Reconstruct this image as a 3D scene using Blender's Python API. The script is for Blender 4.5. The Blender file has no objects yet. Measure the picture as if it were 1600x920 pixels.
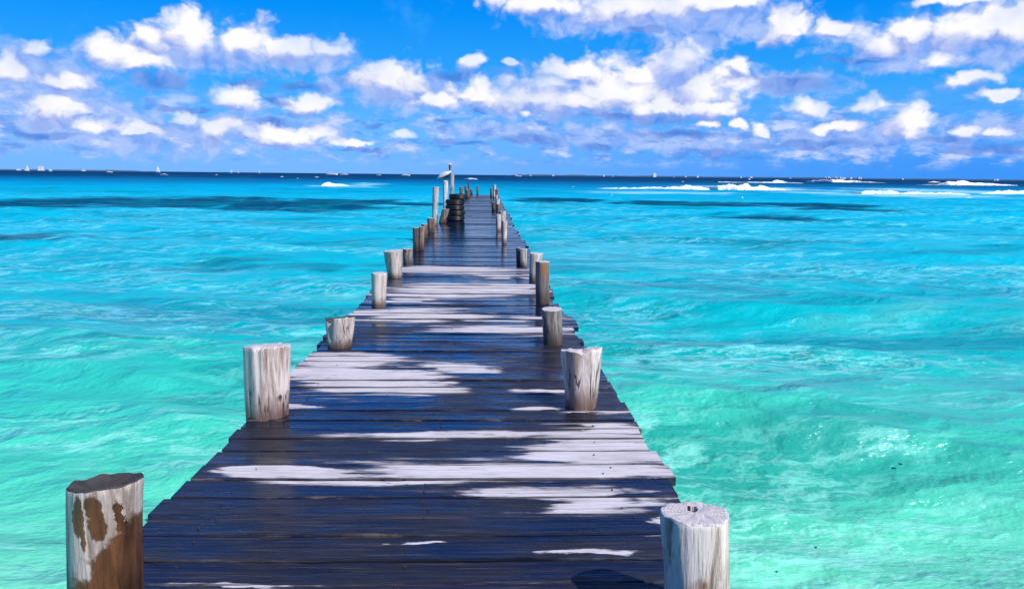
import bpy, bmesh, math, random
import numpy as np
from mathutils import Matrix, Vector, noise as mnoise
R = math.radians
scene = bpy.context.scene
col = scene.collection

# ------------------------------------------------------------------ camera
FPX = 1250.0                       # focal length in pixels of the 1600 px wide photograph
EYE = 1.6                          # eye height above the deck (deck top is z = 0)
SEA = -1.1                         # mean sea level
CAM_M = Matrix.Rotation(R(-1.97), 3, 'Z') @ Matrix.Rotation(R(90 - 8.47), 3, 'X') @ Matrix.Rotation(R(0.6), 3, 'Z')
cd = bpy.data.cameras.new('camera')
cam = bpy.data.objects.new('camera', cd); col.objects.link(cam)
cam.matrix_world = Matrix.Translation((0, 0, EYE)) @ CAM_M.to_4x4()
cd.sensor_width = 36; cd.lens = 36 * FPX / 1600
cd.clip_start = 0.05; cd.clip_end = 60000
scene.camera = cam

def ray(px, py):
    return CAM_M @ Vector(((px - 800) / FPX, -(py - 460) / FPX, -1))
def ground(px, py, z=0.0):
    d = ray(px, py)
    t = (z - EYE) / d.z
    return Vector((d.x * t, d.y * t, z))
def at_y(px, py, y):
    d = ray(px, py); t = y / d.y
    return Vector((d.x * t, y, EYE + d.z * t))
def azel(px, py):
    d = ray(px, py).normalized()
    return math.atan2(d.x, d.y), math.asin(d.z)

# ------------------------------------------------------------------ sun, exposure
SUN_EL, SUN_AZ = 46.0, 133.0       # azimuth clockwise from +Y (the pier's direction): behind, to the right
sl = bpy.data.lights.new('sun', 'SUN'); sl.energy = 5.0; sl.angle = R(0.5); sl.color = (1, 0.965, 0.91)
sun = bpy.data.objects.new('sun', sl); col.objects.link(sun)
sd = Vector((math.sin(R(SUN_AZ)) * math.cos(R(SUN_EL)), math.cos(R(SUN_AZ)) * math.cos(R(SUN_EL)), math.sin(R(SUN_EL))))
sun.rotation_euler = sd.to_track_quat('Z', 'Y').to_euler()
vs = scene.view_settings
vs.view_transform = 'Standard'; vs.look = 'None'; vs.exposure = 0; vs.gamma = 1; vs.use_curve_mapping = False
scene.cycles.max_bounces = 6; scene.cycles.diffuse_bounces = 1; scene.cycles.glossy_bounces = 2
scene.cycles.caustics_reflective = False; scene.cycles.caustics_refractive = False

# ------------------------------------------------------------------ node helper
class G:
    def __init__(s, tree):
        s.t = tree; s.n = tree.nodes; s.l = tree.links
    def node(s, typ, **kw):
        n = s.n.new(typ)
        for k, v in kw.items(): setattr(n, k, v)
        return n
    def put(s, sock, v):
        if isinstance(v, bpy.types.NodeSocket): s.l.new(v, sock)
        elif v is not None:
            if hasattr(sock.default_value, '__len__') and not hasattr(v, '__len__'): v = [v] * len(sock.default_value)
            if hasattr(sock.default_value, '__len__') and len(sock.default_value) == 4 and len(v) == 3: v = (*v, 1)
            sock.default_value = v
    def m(s, op, a, b=None, c=None, clamp=False):
        n = s.node('ShaderNodeMath', operation=op, use_clamp=clamp)
        s.put(n.inputs[0], a)
        if b is not None: s.put(n.inputs[1], b)
        if c is not None: s.put(n.inputs[2], c)
        return n.outputs[0]
    def v(s, op, a, b=None, c=None, out=0):
        n = s.node('ShaderNodeVectorMath', operation=op)
        s.put(n.inputs[0], a)
        if op == 'SCALE': s.put(n.inputs['Scale'], b)
        elif b is not None: s.put(n.inputs[1], b)
        if c is not None: s.put(n.inputs[2], c)
        return n.outputs['Value'] if op in ('LENGTH', 'DISTANCE', 'DOT_PRODUCT') else n.outputs[0]
    def xyz(s, a):
        n = s.node('ShaderNodeSeparateXYZ'); s.put(n.inputs[0], a); return n.outputs
    def comb(s, x, y, z):
        n = s.node('ShaderNodeCombineXYZ')
        for i, q in enumerate((x, y, z)): s.put(n.inputs[i], q)
        return n.outputs[0]
    def noise(s, vec, scale, detail=3, rough=0.5, dist=0.0, color=False, dim='3D'):
        n = s.node('ShaderNodeTexNoise', noise_dimensions=dim)
        s.put(n.inputs['Vector'], vec); s.put(n.inputs['Scale'], scale); s.put(n.inputs['Detail'], detail)
        s.put(n.inputs['Roughness'], rough); s.put(n.inputs['Distortion'], dist)
        return n.outputs['Color' if color else 'Fac']
    def step(s, x, lo, hi, to0=0.0, to1=1.0, kind='SMOOTHSTEP'):
        n = s.node('ShaderNodeMapRange', interpolation_type=kind)
        s.put(n.inputs[0], x); s.put(n.inputs[1], lo); s.put(n.inputs[2], hi); s.put(n.inputs[3], to0); s.put(n.inputs[4], to1)
        return n.outputs[0]
    def mix(s, f, a, b, blend='MIX'):
        n = s.node('ShaderNodeMix', data_type='RGBA', blend_type=blend)
        s.put(n.inputs[0], f); s.put(n.inputs[6], a); s.put(n.inputs[7], b)
        return n.outputs[2]
    def ramp(s, f, stops, interp='LINEAR'):
        n = s.node('ShaderNodeValToRGB'); cr = n.color_ramp; cr.interpolation = interp
        while len(cr.elements) < len(stops): cr.elements.new(0.5)
        for e, (p, c) in zip(cr.elements, stops):
            e.position = p; e.color = (*c, 1) if hasattr(c, '__len__') else (c, c, c, 1)
        s.put(n.inputs[0], f); return n.outputs[0]
    def bump(s, h, strength, dist, normal=None):
        n = s.node('ShaderNodeBump'); s.put(n.inputs['Strength'], strength); s.put(n.inputs['Distance'], dist)
        s.put(n.inputs['Height'], h)
        if normal is not None: s.put(n.inputs['Normal'], normal)
        return n.outputs[0]
def srgb(r, g, b):
    f = lambda c: (c / 255) / 12.92 if c <= 10 else (((c / 255) + 0.055) / 1.055) ** 2.4
    return (f(r), f(g), f(b))

def blobs(g, P, lst):
    """union of soft ellipses: 1 in the middle of one, 0 at its edge, negative outside"""
    out = None
    for (cx, cy, rx, ry) in lst:
        d = g.v('LENGTH', g.v('MULTIPLY_ADD', P, (1 / rx, 1 / ry, 0), (-cx / rx, -cy / ry, 0)))
        d = g.m('SUBTRACT', 1.0, d)
        out = d if out is None else g.m('MAXIMUM', out, d)
    return out

# ------------------------------------------------------------------ world: Nishita sky with fair-weather clouds
SKY_K = 0.1
world = bpy.data.worlds.new('World'); scene.world = world; world.use_nodes = True
def build_world():
    g = G(world.node_tree); g.n.clear()
    out = g.node('ShaderNodeOutputWorld'); bg = g.node('ShaderNodeBackground')
    g.put(bg.inputs['Strength'], SKY_K); g.l.new(bg.outputs[0], out.inputs[0])
    sky = g.node('ShaderNodeTexSky', sky_type='NISHITA', sun_disc=False)
    sky.sun_elevation = R(SUN_EL); sky.sun_rotation = R(SUN_AZ); sky.air_density = 1.0; sky.dust_density = 0.3; sky.ozone_density = 3.0
    D = g.node('ShaderNodeTexCoord').outputs['Generated']
    x, y, z = g.xyz(D)
    az = g.m('ARCTAN2', x, y); el = g.m('ARCSINE', z)
    # pixel-sized angles around the pier's direction: 1 unit = 1/1250 rad
    U = g.m('MULTIPLY', az, 1250.0); V = g.m('MULTIPLY', el, 1250.0)
    P0 = g.comb(U, V, 0.0)
    n1 = g.noise(g.v('MULTIPLY', P0, (1, 1.35, 1)), 0.018, 5, 0.55, color=True)
    off = g.v('MULTIPLY', g.v('SUBTRACT', n1, (0.5, 0.5, 0.5)), (52, 34, 0))
    P = g.v('ADD', P0, off)
    def E(lst, grow=1.0):
        o = []
        for (px, py, rx, ry) in lst:
            a, e = azel(px, py); o.append((a * 1250, e * 1250, rx * grow, ry * grow))
        return o
    white = E([(178, 82, 52, 26), (215, 95, 50, 14), (290, 46, 42, 33), (240, 55, 45, 20), (390, 66, 42, 34), (455, 76, 55, 20), (515, 76, 42, 14),
        (12, 112, 28, 24), (85, 170, 38, 22), (152, 199, 36, 13), (55, 78, 24, 16), (95, 125, 40, 14),
        (360, 156, 44, 22), (484, 160, 40, 17), (345, 206, 40, 23), (290, 188, 20, 13), (445, 212, 64, 17), (630, 214, 20, 8), (550, 222, 34, 6), (220, 205, 40, 10),
        (604, 122, 72, 32), (735, 97, 24, 14), (796, 98, 16, 10), (690, 160, 50, 14),
        (750, 148, 60, 28), (830, 150, 110, 34), (900, 110, 90, 27), (965, 148, 130, 38), (1050, 104, 58, 46), (1090, 140, 85, 40), (1156, 106, 20, 17), (1020, 166, 120, 15), (690, 156, 60, 15), (900, 160, 140, 22), (1110, 165, 60, 16), (860, 128, 60, 20), (1000, 120, 60, 24),
        (850, 8, 90, 20), (1000, 12, 130, 26), (1226, 40, 38, 33), (1130, 5, 90, 18),
        (1362, 66, 40, 25), (1425, 52, 50, 26), (1500, 44, 70, 30), (1575, 36, 60, 32), (1480, 2, 60, 10), (1470, 95, 30, 16), (1508, 122, 38, 13), (1560, 150, 34, 9),
        (1262, 168, 36, 15), (1340, 168, 34, 18), (1318, 198, 38, 11), (1422, 187, 30, 25), (1152, 193, 14, 11), (1186, 203, 14, 9), (1516, 204, 20, 9), (1572, 205, 24, 9),
        (1105, 192, 16, 7), (826, 175, 22, 9), (1305, 45, 30, 15)], 1.16)
    lav = E([(320, 85, 160, 30), (470, 92, 90, 20), (60, 130, 100, 55), (120, 185, 140, 45), (230, 215, 160, 30), (640, 140, 110, 34), (560, 126, 60, 18),
        (900, 160, 230, 30), (1100, 30, 150, 40), (1100, 62, 60, 18), (960, 30, 150, 26), (1310, 50, 40, 20), (1450, 70, 130, 24), (1040, 130, 150, 50),
        (1200, 128, 120, 18), (1000, 215, 220, 22), (1330, 215, 180, 22), (800, 205, 160, 16), (1560, 200, 90, 20), (420, 205, 150, 28), (1560, 90, 70, 20), (1400, 105, 60, 14)])
    dark = E([(990, 183, 130, 9), (380, 132, 32, 9), (470, 132, 50, 10), (250, 126, 45, 18), (426, 156, 24, 8), (590, 197, 22, 6), (692, 186, 20, 6), (745, 178, 18, 7),
        (920, 122, 40, 10), (955, 118, 30, 9), (1145, 122, 40, 13), (1240, 132, 70, 13), (830, 218, 70, 12), (940, 232, 44, 8), (1060, 208, 90, 11), (1270, 225, 110, 9),
        (1480, 218, 44, 8), (640, 128, 30, 14), (300, 172, 50, 7), (430, 190, 40, 8), (1540, 236, 70, 9), (1010, 46, 40, 8), (1340, 96, 60, 9), (730, 226, 50, 6), (1120, 235, 60, 7),
        (60, 208, 60, 8), (560, 232, 50, 5), (1430, 172, 14, 5), (710, 118, 40, 12)])
    n2 = g.noise(P, 0.036, 5, 0.55)
    n2c = g.m('SUBTRACT', n2, 0.5)
    def puff(vec, sc):      # rounded cauliflower lumps
        vo = g.node('ShaderNodeTexVoronoi', feature='F1'); g.put(vo.inputs['Vector'], vec); g.put(vo.inputs['Scale'], sc)
        return g.m('SUBTRACT', 0.45, vo.outputs['Distance'])
    PB = g.v('ADD', g.v('MULTIPLY', P, (0.85, 1.15, 0)), g.v('SCALE', g.v('SUBTRACT', g.noise(P0, 0.05, 3, 0.6, color=True), (0.5, 0.5, 0.5)), 14.0))
    bil = g.m('ADD', g.m('MULTIPLY', puff(PB, 0.034), 0.75), g.m('MULTIPLY', puff(PB, 0.085), 0.38))
    # clouds over the rest of the sky, outside the stretch that is laid out one by one
    gen = g.noise(g.v('MULTIPLY', P0, (1, 1.8, 1)), 0.0042, 6, 0.58)
    outside = g.m('MAXIMUM', g.step(V, 300, 420), g.step(g.m('ABSOLUTE', U), 850, 1000))
    outside = g.m('MULTIPLY', outside, g.step(V, 0, 60))
    genw = g.m('MULTIPLY', g.m('SUBTRACT', gen, 0.6), 4.0)
    genw = g.m('SUBTRACT', genw, g.m('MULTIPLY', g.m('SUBTRACT', 1.0, outside), 3.0))
    fw0 = blobs(g, P, white)
    fup = blobs(g, g.v('ADD', P, (7.0, 13.0, 0)), white)
    fw = g.m('MAXIMUM', fw0, genw)
    fl = g.m('MAXIMUM', blobs(g, P, lav), g.m('ADD', genw, 0.1))
    fd = blobs(g, P, dark)
    fwb = g.m('ADD', fw, g.m('ADD', g.m('MULTIPLY', bil, 0.9), g.m('MULTIPLY', n2c, 0.45)))
    big = g.noise(g.v('ADD', P0, (90, 37, 0)), 0.0075, 3, 0.5)
    mw = g.m('MULTIPLY', g.step(fwb, -0.10, 0.56), g.step(big, 0.36, 0.56, 0.62, 1.0))
    ml = g.step(g.m('MULTIPLY_ADD', n2c, 1.7, fl), -0.15, 0.6, 0.0, 0.92)
    md = g.step(g.m('MULTIPLY_ADD', n2c, 1.9, fd), 0.05, 0.6, 0.0, 0.75)
    # clear sky: Nishita, tinted to the photograph's deep polarised blue
    k = 1 / SKY_K
    tint = g.ramp(g.m('MULTIPLY', el, 1 / 1.5708), [(0.0, srgb(122, 182, 255)), (0.03, srgb(105, 182, 255)), (0.07, srgb(50, 165, 252)), (0.12, srgb(6, 146, 252)), (0.16, srgb(6, 130, 245)), (0.24, srgb(12, 100, 215)), (0.36, srgb(9, 60, 150)), (1.0, srgb(5, 36, 100))])
    right = g.step(U, -250, 700)
    tint = g.mix(g.m('MULTIPLY', right, g.step(V, 140, 0, 0.0, 0.75)), tint, srgb(20, 140, 250))
    skyl = g.m('MULTIPLY', g.v('DOT_PRODUCT', sky.outputs[0], (0.2, 0.3, 0.5)), SKY_K)   # Nishita's own brightness
    skyl = g.step(skyl, 0.0, 1.0, 0.86, 1.14, 'LINEAR')
    base = g.v('SCALE', tint, skyl)
    mott = g.noise(P0, 0.011, 4, 0.6)
    base = g.mix(g.step(mott, 0.52, 0.75, 0.0, 0.35), base, srgb(95, 190, 255))
    # cloud colours
    lavc = g.mix(g.step(n2, 0.3, 0.7), srgb(118, 164, 245), srgb(184, 207, 255))
    c = g.mix(ml, base, lavc)
    small = g.noise(g.v('MULTIPLY', P0, (1.0, 2.3, 1)), 0.019, 6, 0.6)
    small2 = g.noise(g.v('MULTIPLY', g.v('ADD', P0, (300, 40, 0)), (1.0, 2.6, 1)), 0.024, 5, 0.6)
    low = g.m('MULTIPLY', g.step(V, 8, 30), g.step(V, 150, 70))
    c = g.mix(g.m('MULTIPLY', low, g.step(small, 0.47, 0.62, 0.0, 0.85)), c, g.mix(g.step(small, 0.55, 0.7), srgb(160, 192, 255), srgb(215, 226, 255)))
    c = g.mix(g.m('MULTIPLY', low, g.step(small2, 0.54, 0.66, 0.0, 0.55)), c, srgb(80, 140, 232))
    lit = g.m('ADD', g.m('MULTIPLY', g.m('SUBTRACT', fw0, fup), 1.0), g.m('ADD', g.m('MULTIPLY', bil, 0.75), g.m('MULTIPLY', n2c, 1.1)))
    lit = g.m('ADD', lit, g.m('ADD', g.m('MULTIPLY', fw, 0.7), g.m('MULTIPLY', g.m('SUBTRACT', big, 0.5), 1.6)))
    wc = g.mix(g.step(lit, -0.35, 0.75), srgb(138, 165, 238), (1.0, 0.99, 1.01))
    c2 = g.mix(md, c, g.mix(g.step(n2, 0.35, 0.65), srgb(70, 122, 215), srgb(115, 160, 238)))
    c3 = g.mix(mw, c2, wc)
    c3 = g.mix(g.m('MULTIPLY', md, g.step(n2, 0.5, 0.7, 0.0, 0.85)), c3, srgb(130, 160, 235))
    below = g.step(V, -30, -2)
    c3 = g.mix(below, srgb(10, 80, 150), c3)
    g.put(bg.inputs['Color'], g.v('SCALE', c3, k))
build_world()
world.cycles.sampling_method = 'MANUAL'; world.cycles.sample_map_resolution = 512

# ------------------------------------------------------------------ object helpers
def tag(o, label=None, cat=None, group=None, kind=None):
    if label: o['label'] = label
    if cat: o['category'] = cat
    if group: o['group'] = group
    if kind: o['kind'] = kind
    return o
def empty(name, loc, rz=0.0):
    o = bpy.data.objects.new(name, None); col.objects.link(o); o.location = loc; o.rotation_euler.z = rz
    o.empty_display_size = 0.1; return o
def link(name, me, mats, parent=None, loc=None, smooth=True):
    for m in (mats if isinstance(mats, (list, tuple)) else [mats]): me.materials.append(m)
    if smooth and len(me.polygons): me.polygons.foreach_set('use_smooth', [True] * len(me.polygons))
    o = bpy.data.objects.new(name, me); col.objects.link(o)
    if parent: o.parent = parent
    if loc is not None: o.location = loc
    return o
def mesh(name, verts, faces, mi=None):
    me = bpy.data.meshes.new(name); me.from_pydata([tuple(v) for v in verts], [], faces)
    if mi is not None: me.polygons.foreach_set('material_index', mi)
    me.update(); return me
def grid_mesh(name, P):
    """P: rows x cols x 3 numpy array"""
    r, c, _ = P.shape
    idx = np.arange(r * c).reshape(r, c)
    q = np.stack([idx[:-1, :-1], idx[:-1, 1:], idx[1:, 1:], idx[1:, :-1]], -1).reshape(-1, 4)
    me = bpy.data.meshes.new(name)
    me.vertices.add(r * c); me.vertices.foreach_set('co', P.reshape(-1).astype(np.float32))
    me.loops.add(q.size); me.loops.foreach_set('vertex_index', q.reshape(-1).astype(np.int32))
    me.polygons.add(len(q)); me.polygons.foreach_set('loop_start', (np.arange(len(q)) * 4).astype(np.int32))
    me.update(calc_edges=True); me.validate(); return me
def loft(rings, cap=True):
    """rings: list of lists of points (same count) -> verts, faces"""
    n = len(rings[0]); V = [p for r in rings for p in r]; Fs = []
    for j in range(len(rings) - 1):
        for i in range(n):
            a = j * n + i; b = j * n + (i + 1) % n
            Fs.append((a, b, b + n, a + n))
    if cap:
        Fs.append(tuple(range(n - 1, -1, -1))); Fs.append(tuple((len(rings) - 1) * n + i for i in range(n)))
    return V, Fs
def new_mat(name):
    m = bpy.data.materials.new(name); m.use_nodes = True; g = G(m.node_tree)
    return m, g, g.n['Principled BSDF']
def simple_mat(name, c, rough=0.6, var=0.12, scale=4.0, bump=0.0):
    m, g, b = new_mat(name)
    P = g.node('ShaderNodeTexCoord').outputs['Object']
    n = g.noise(P, scale, 4, 0.6)
    g.put(b.inputs['Base Color'], g.mix(n, tuple(x * (1 - var) for x in c), tuple(min(1, x * (1 + var)) for x in c)))
    g.put(b.inputs['Roughness'], rough)
    if bump: g.put(b.inputs['Normal'], g.bump(n, 0.6, bump))
    return m

# ------------------------------------------------------------------ sea
def sea_material():
    m, g, b = new_mat('sea_water')
    P = g.node('ShaderNodeNewGeometry').outputs['Position']
    x, y, z = g.xyz(P)
    # large soft warping of the depth contours
    w = g.noise(g.v('MULTIPLY', P, (0.35, 1, 0)), 0.05, 4, 0.6)
    ld = g.m('LOGARITHM', g.m('MAXIMUM', y, 1.0), 10.0)
    ld = g.m('ADD', ld, g.m('MULTIPLY', g.m('SUBTRACT', w, 0.5), 0.22))
    f = g.step(ld, 0.5, 3.0, kind='LINEAR')
    q = lambda l: (l - 0.5) / 2.5
    body = g.ramp(f, [(q(0.62), (0.20, 0.76, 0.49)), (q(0.86), (0.06, 0.60, 0.44)), (q(1.1), (0.0, 0.49, 0.49)), (q(1.4), (0.0, 0.46, 0.60)),
                      (q(1.9), (0.0, 0.44, 0.68)), (q(2.2), (0.0, 0.33, 0.60)), (q(2.38), (0.0, 0.17, 0.42)), (q(2.65), (0.0, 0.05, 0.17)), (q(3.0), (0.0, 0.03, 0.12))])
    # teal and pale mottling of the water colour
    mo = g.noise(g.v('MULTIPLY', P, (0.45, 1.0, 0)), 0.42, 5, 0.62, 0.6)
    mo2 = g.noise(g.v('MULTIPLY', P, (0.5, 1.0, 0)), 0.11, 4, 0.6)
    body = g.mix(g.step(mo, 0.54, 0.74, 0.0, 0.55), body, g.mix(0.65, body, (0.0, 0.16, 0.18)))
    body = g.mix(g.step(mo2, 0.50, 0.72, 0.0, 0.6), body, (0.0, 0.22, 0.25))
    body = g.mix(g.m('MULTIPLY', g.step(mo, 0.46, 0.28, 0.0, 0.5), g.step(y, 60, 15)), body, (0.13, 0.56, 0.50))
    # dark weed beds
    warp = g.v('MULTIPLY', g.v('SUBTRACT', g.noise(g.v('MULTIPLY', P, (0.25, 1, 0)), 0.12, 5, 0.65, color=True), (0.5, 0.5, 0.5)), (26, 9, 0))
    PW = g.v('ADD', P, warp)
    def W(px, py, rx, ry):
        c = ground(px, py, SEA); l = ground(px + rx, py, SEA); t = ground(px, py - ry, SEA); u = ground(px, py + ry, SEA)
        return (c.x, (t.y + u.y) / 2, (l - c).length, abs(t.y - u.y) / 2)
    weed = [W(*a) for a in [(90, 317, 170, 11), (290, 319, 170, 11), (470, 322, 150, 11), (600, 316, 60, 6), (20, 377, 80, 14), (110, 381, 50, 7),
                            (1190, 342, 100, 5), (1070, 319, 100, 5), (1270, 322, 110, 5), (880, 316, 70, 4), (1330, 328, 60, 4)]]
    soft = [W(*a) for a in [(1540, 540, 60, 16), (1380, 574, 24, 6), (1150, 535, 40, 9), (1440, 400, 160, 6), (1180, 380, 160, 5), (1290, 430, 160, 7), (1400, 395, 200, 4), (60, 520, 70, 7), (180, 590, 110, 12), (300, 410, 90, 5), (430, 430, 60, 5), (1090, 590, 60, 10), (1300, 640, 90, 9), (1200, 470, 140, 8)]]
    fw = blobs(g, PW, weed)
    wm = g.step(g.m('ADD', fw, g.m('MULTIPLY', g.m('SUBTRACT', mo, 0.5), 1.2)), -0.15, 0.4, 0.0, 0.95)
    body = g.mix(wm, body, g.mix(mo, (0.0, 0.02, 0.07), (0.0, 0.09, 0.2)))
    band = g.noise(g.v('MULTIPLY', PW, (0.16, 0.75, 0)), 0.55, 5, 0.62)  # teal bands painted in for the deeper tone of wave faces
    body = g.mix(g.m('MULTIPLY', g.step(band, 0.50, 0.62, 0.0, 0.62), g.step(y, 130, 60)), body, g.mix(g.step(y, 6, 16), (0.0, 0.27, 0.24), (0.0, 0.22, 0.30)))
    sf = g.step(g.m('ADD', blobs(g, PW, soft), g.m('MULTIPLY', g.m('SUBTRACT', mo, 0.5), 2.4)), 0.0, 0.9, 0.0, 0.6)
    body = g.mix(sf, body, (0.0, 0.13, 0.17))
    wash = g.step(g.m('ADD', blobs(g, PW, [W(*a) for a in [(1200, 296, 70, 5), (1570, 302, 90, 6), (1430, 306.5, 130, 4), (1040, 302, 100, 3), (1290, 303, 60, 3), (540, 291, 40, 3)]]), g.m('MULTIPLY', g.m('SUBTRACT', mo, 0.5), 1.8)), -0.1, 0.7, 0.0, 0.7)
    body = g.mix(wash, body, (0.36, 0.74, 0.84))
    # pale lace and flecks: sky reflections painted into the water colour
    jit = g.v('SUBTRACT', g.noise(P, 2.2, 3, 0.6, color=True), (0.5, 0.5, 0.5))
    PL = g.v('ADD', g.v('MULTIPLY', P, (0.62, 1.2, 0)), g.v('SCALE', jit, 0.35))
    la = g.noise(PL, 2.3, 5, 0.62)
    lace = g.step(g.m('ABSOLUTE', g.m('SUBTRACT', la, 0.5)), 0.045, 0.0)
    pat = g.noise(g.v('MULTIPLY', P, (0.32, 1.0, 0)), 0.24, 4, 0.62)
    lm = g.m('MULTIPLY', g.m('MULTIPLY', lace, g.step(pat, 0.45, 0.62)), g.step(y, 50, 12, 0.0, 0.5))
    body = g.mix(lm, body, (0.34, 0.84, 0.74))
    fl = g.noise(g.v('MULTIPLY', PL, (0.7, 1.15, 0)), 2.6, 6, 0.72)  # flecks of sky mirrored on wavelets, painted as colour
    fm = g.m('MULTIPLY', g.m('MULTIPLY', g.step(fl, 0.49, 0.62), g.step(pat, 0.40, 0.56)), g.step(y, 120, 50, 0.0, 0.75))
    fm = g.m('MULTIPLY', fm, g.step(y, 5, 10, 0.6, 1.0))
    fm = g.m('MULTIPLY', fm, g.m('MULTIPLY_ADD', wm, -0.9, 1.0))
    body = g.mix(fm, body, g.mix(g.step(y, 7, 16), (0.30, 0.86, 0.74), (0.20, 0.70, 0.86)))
    g.n.remove(b)
    # ripples: sharp crested wavelets
    def ridge(n): return g.m('SUBTRACT', 1.0, g.m('ABSOLUTE', g.m('MULTIPLY_ADD', n, 2.0, -1.0)))
    def cups(vec, sc):      # rounded troughs between sharp crests
        vo = g.node('ShaderNodeTexVoronoi', feature='F1'); g.put(vo.inputs['Vector'], vec); g.put(vo.inputs['Scale'], sc)
        return vo.outputs['Distance']
    PV = g.v('ADD', P, g.v('MULTIPLY', g.v('SUBTRACT', g.noise(P, 1.3, 4, 0.6, color=True), (0.5, 0.5, 0.5)), (0.9, 0.7, 0)))
    PV = g.v('MULTIPLY', PV, (0.55, 1.3, 0))
    v1 = cups(PV, 2.6); v2 = cups(PV, 1.05); v3 = cups(PV, 0.42)
    r1 = ridge(g.noise(g.v('MULTIPLY', P, (0.55, 1.25, 1)), 4.2, 4, 0.6))
    h = g.m('ADD', g.m('MULTIPLY', v1, g.step(y, 70, 5, 0.0, 0.05)), g.m('MULTIPLY', v2, g.step(y, 150, 10, 0.02, 0.13)))
    h = g.m('ADD', h, g.m('MULTIPLY', v3, g.step(y, 250, 20, 0.10, 0.22)))
    h = g.m('ADD', h, g.m('MULTIPLY', r1, g.step(y, 40, 5, 0.0, 0.03)))
    nrm = g.bump(h, 1.0, 1.0)
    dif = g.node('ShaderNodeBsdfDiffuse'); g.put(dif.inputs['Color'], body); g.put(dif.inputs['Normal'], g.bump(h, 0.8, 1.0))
    glo = g.node('ShaderNodeBsdfGlossy'); g.put(glo.inputs['Color'], (1, 1, 1)); g.put(glo.inputs['Normal'], nrm)
    g.put(glo.inputs['Roughness'], g.m('ADD', g.step(y, 10, 200, 0.28, 0.32), g.m('MULTIPLY', lm, 0.4)))
    fr = g.node('ShaderNodeFresnel'); g.put(fr.inputs['IOR'], 1.33); g.put(fr.inputs['Normal'], nrm)
    # a choppy sea turns its steep sides to a low line of sight, so its mean reflection levels off far out
    fac = g.m('MINIMUM', fr.outputs[0], g.step(ld, 0.9, 1.9, 0.34, 0.03))
    mx = g.node('ShaderNodeMixShader'); g.put(mx.inputs[0], fac); g.l.new(dif.outputs[0], mx.inputs[1]); g.l.new(glo.outputs[0], mx.inputs[2])
    g.l.new(mx.outputs[0], g.n['Material Output'].inputs['Surface'])
    return m
def build_sea():
    rng = np.random.default_rng(7)
    th = np.concatenate([np.linspace(-180, -50, 60, endpoint=False), np.linspace(-50, 50, 900, endpoint=False), np.linspace(50, 180, 61)])
    th = np.radians(th)
    r = np.concatenate([np.geomspace(0.8, 3.5, 14, endpoint=False), np.geomspace(3.5, 600, 900, endpoint=False), np.geomspace(600, 45000, 50)])
    T, RR = np.meshgrid(th, r)
    X = RR * np.sin(T); Y = RR * np.cos(T)
    Z = np.zeros_like(X); DX = np.zeros_like(X); DY = np.zeros_like(X)
    space = RR * 0.0060
    for i in range(64):
        lam = 0.55 * (16 / 0.55) ** (i / 63.0) * rng.uniform(0.9, 1.1)
        ang = math.radians(-90 - 14) + rng.normal(0, 0.42 if lam < 4 else 0.13)
        k = 2 * math.pi / lam
        amp = 0.0085 * lam ** 0.93 * rng.uniform(0.5, 1.3) * (0.6 if lam > 5 else 0.95)
        ph = rng.uniform(0, 6.28)
        fade = np.clip((lam / space - 2.5) / 3.0, 0, 1)
        c = k * (X * math.cos(ang) + Y * math.sin(ang)) + ph
        a = amp * fade
        Z += a * np.cos(c); DX -= 0.75 * a * math.cos(ang) * np.sin(c); DY -= 0.75 * a * math.sin(ang) * np.sin(c)
    # groups of higher and lower chop
    env = 0.8 + 0.35 * np.sin(X * 0.21 + 1.3 + 0.6 * np.sin(Y * 0.13)) * np.sin(Y * 0.17 + 0.5 * np.sin(X * 0.1))
    P = np.stack([X + DX * env, Y + DY * env, SEA + Z * env], -1)
    me = grid_mesh('sea', P)
    o = link('sea', me, sea_material()); tag(o, kind='structure')
    # sandy bottom below the water so that the sea has a bed
    bed = mesh('seabed', [(-900, -60, -3.2), (900, -60, -3.2), (900, 900, -3.2), (-900, 900, -3.2)], [(0, 1, 2, 3)])
    tag(link('seabed', bed, simple_mat('sand', (0.5, 0.45, 0.35), 0.9)), kind='structure')
build_sea()

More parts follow.
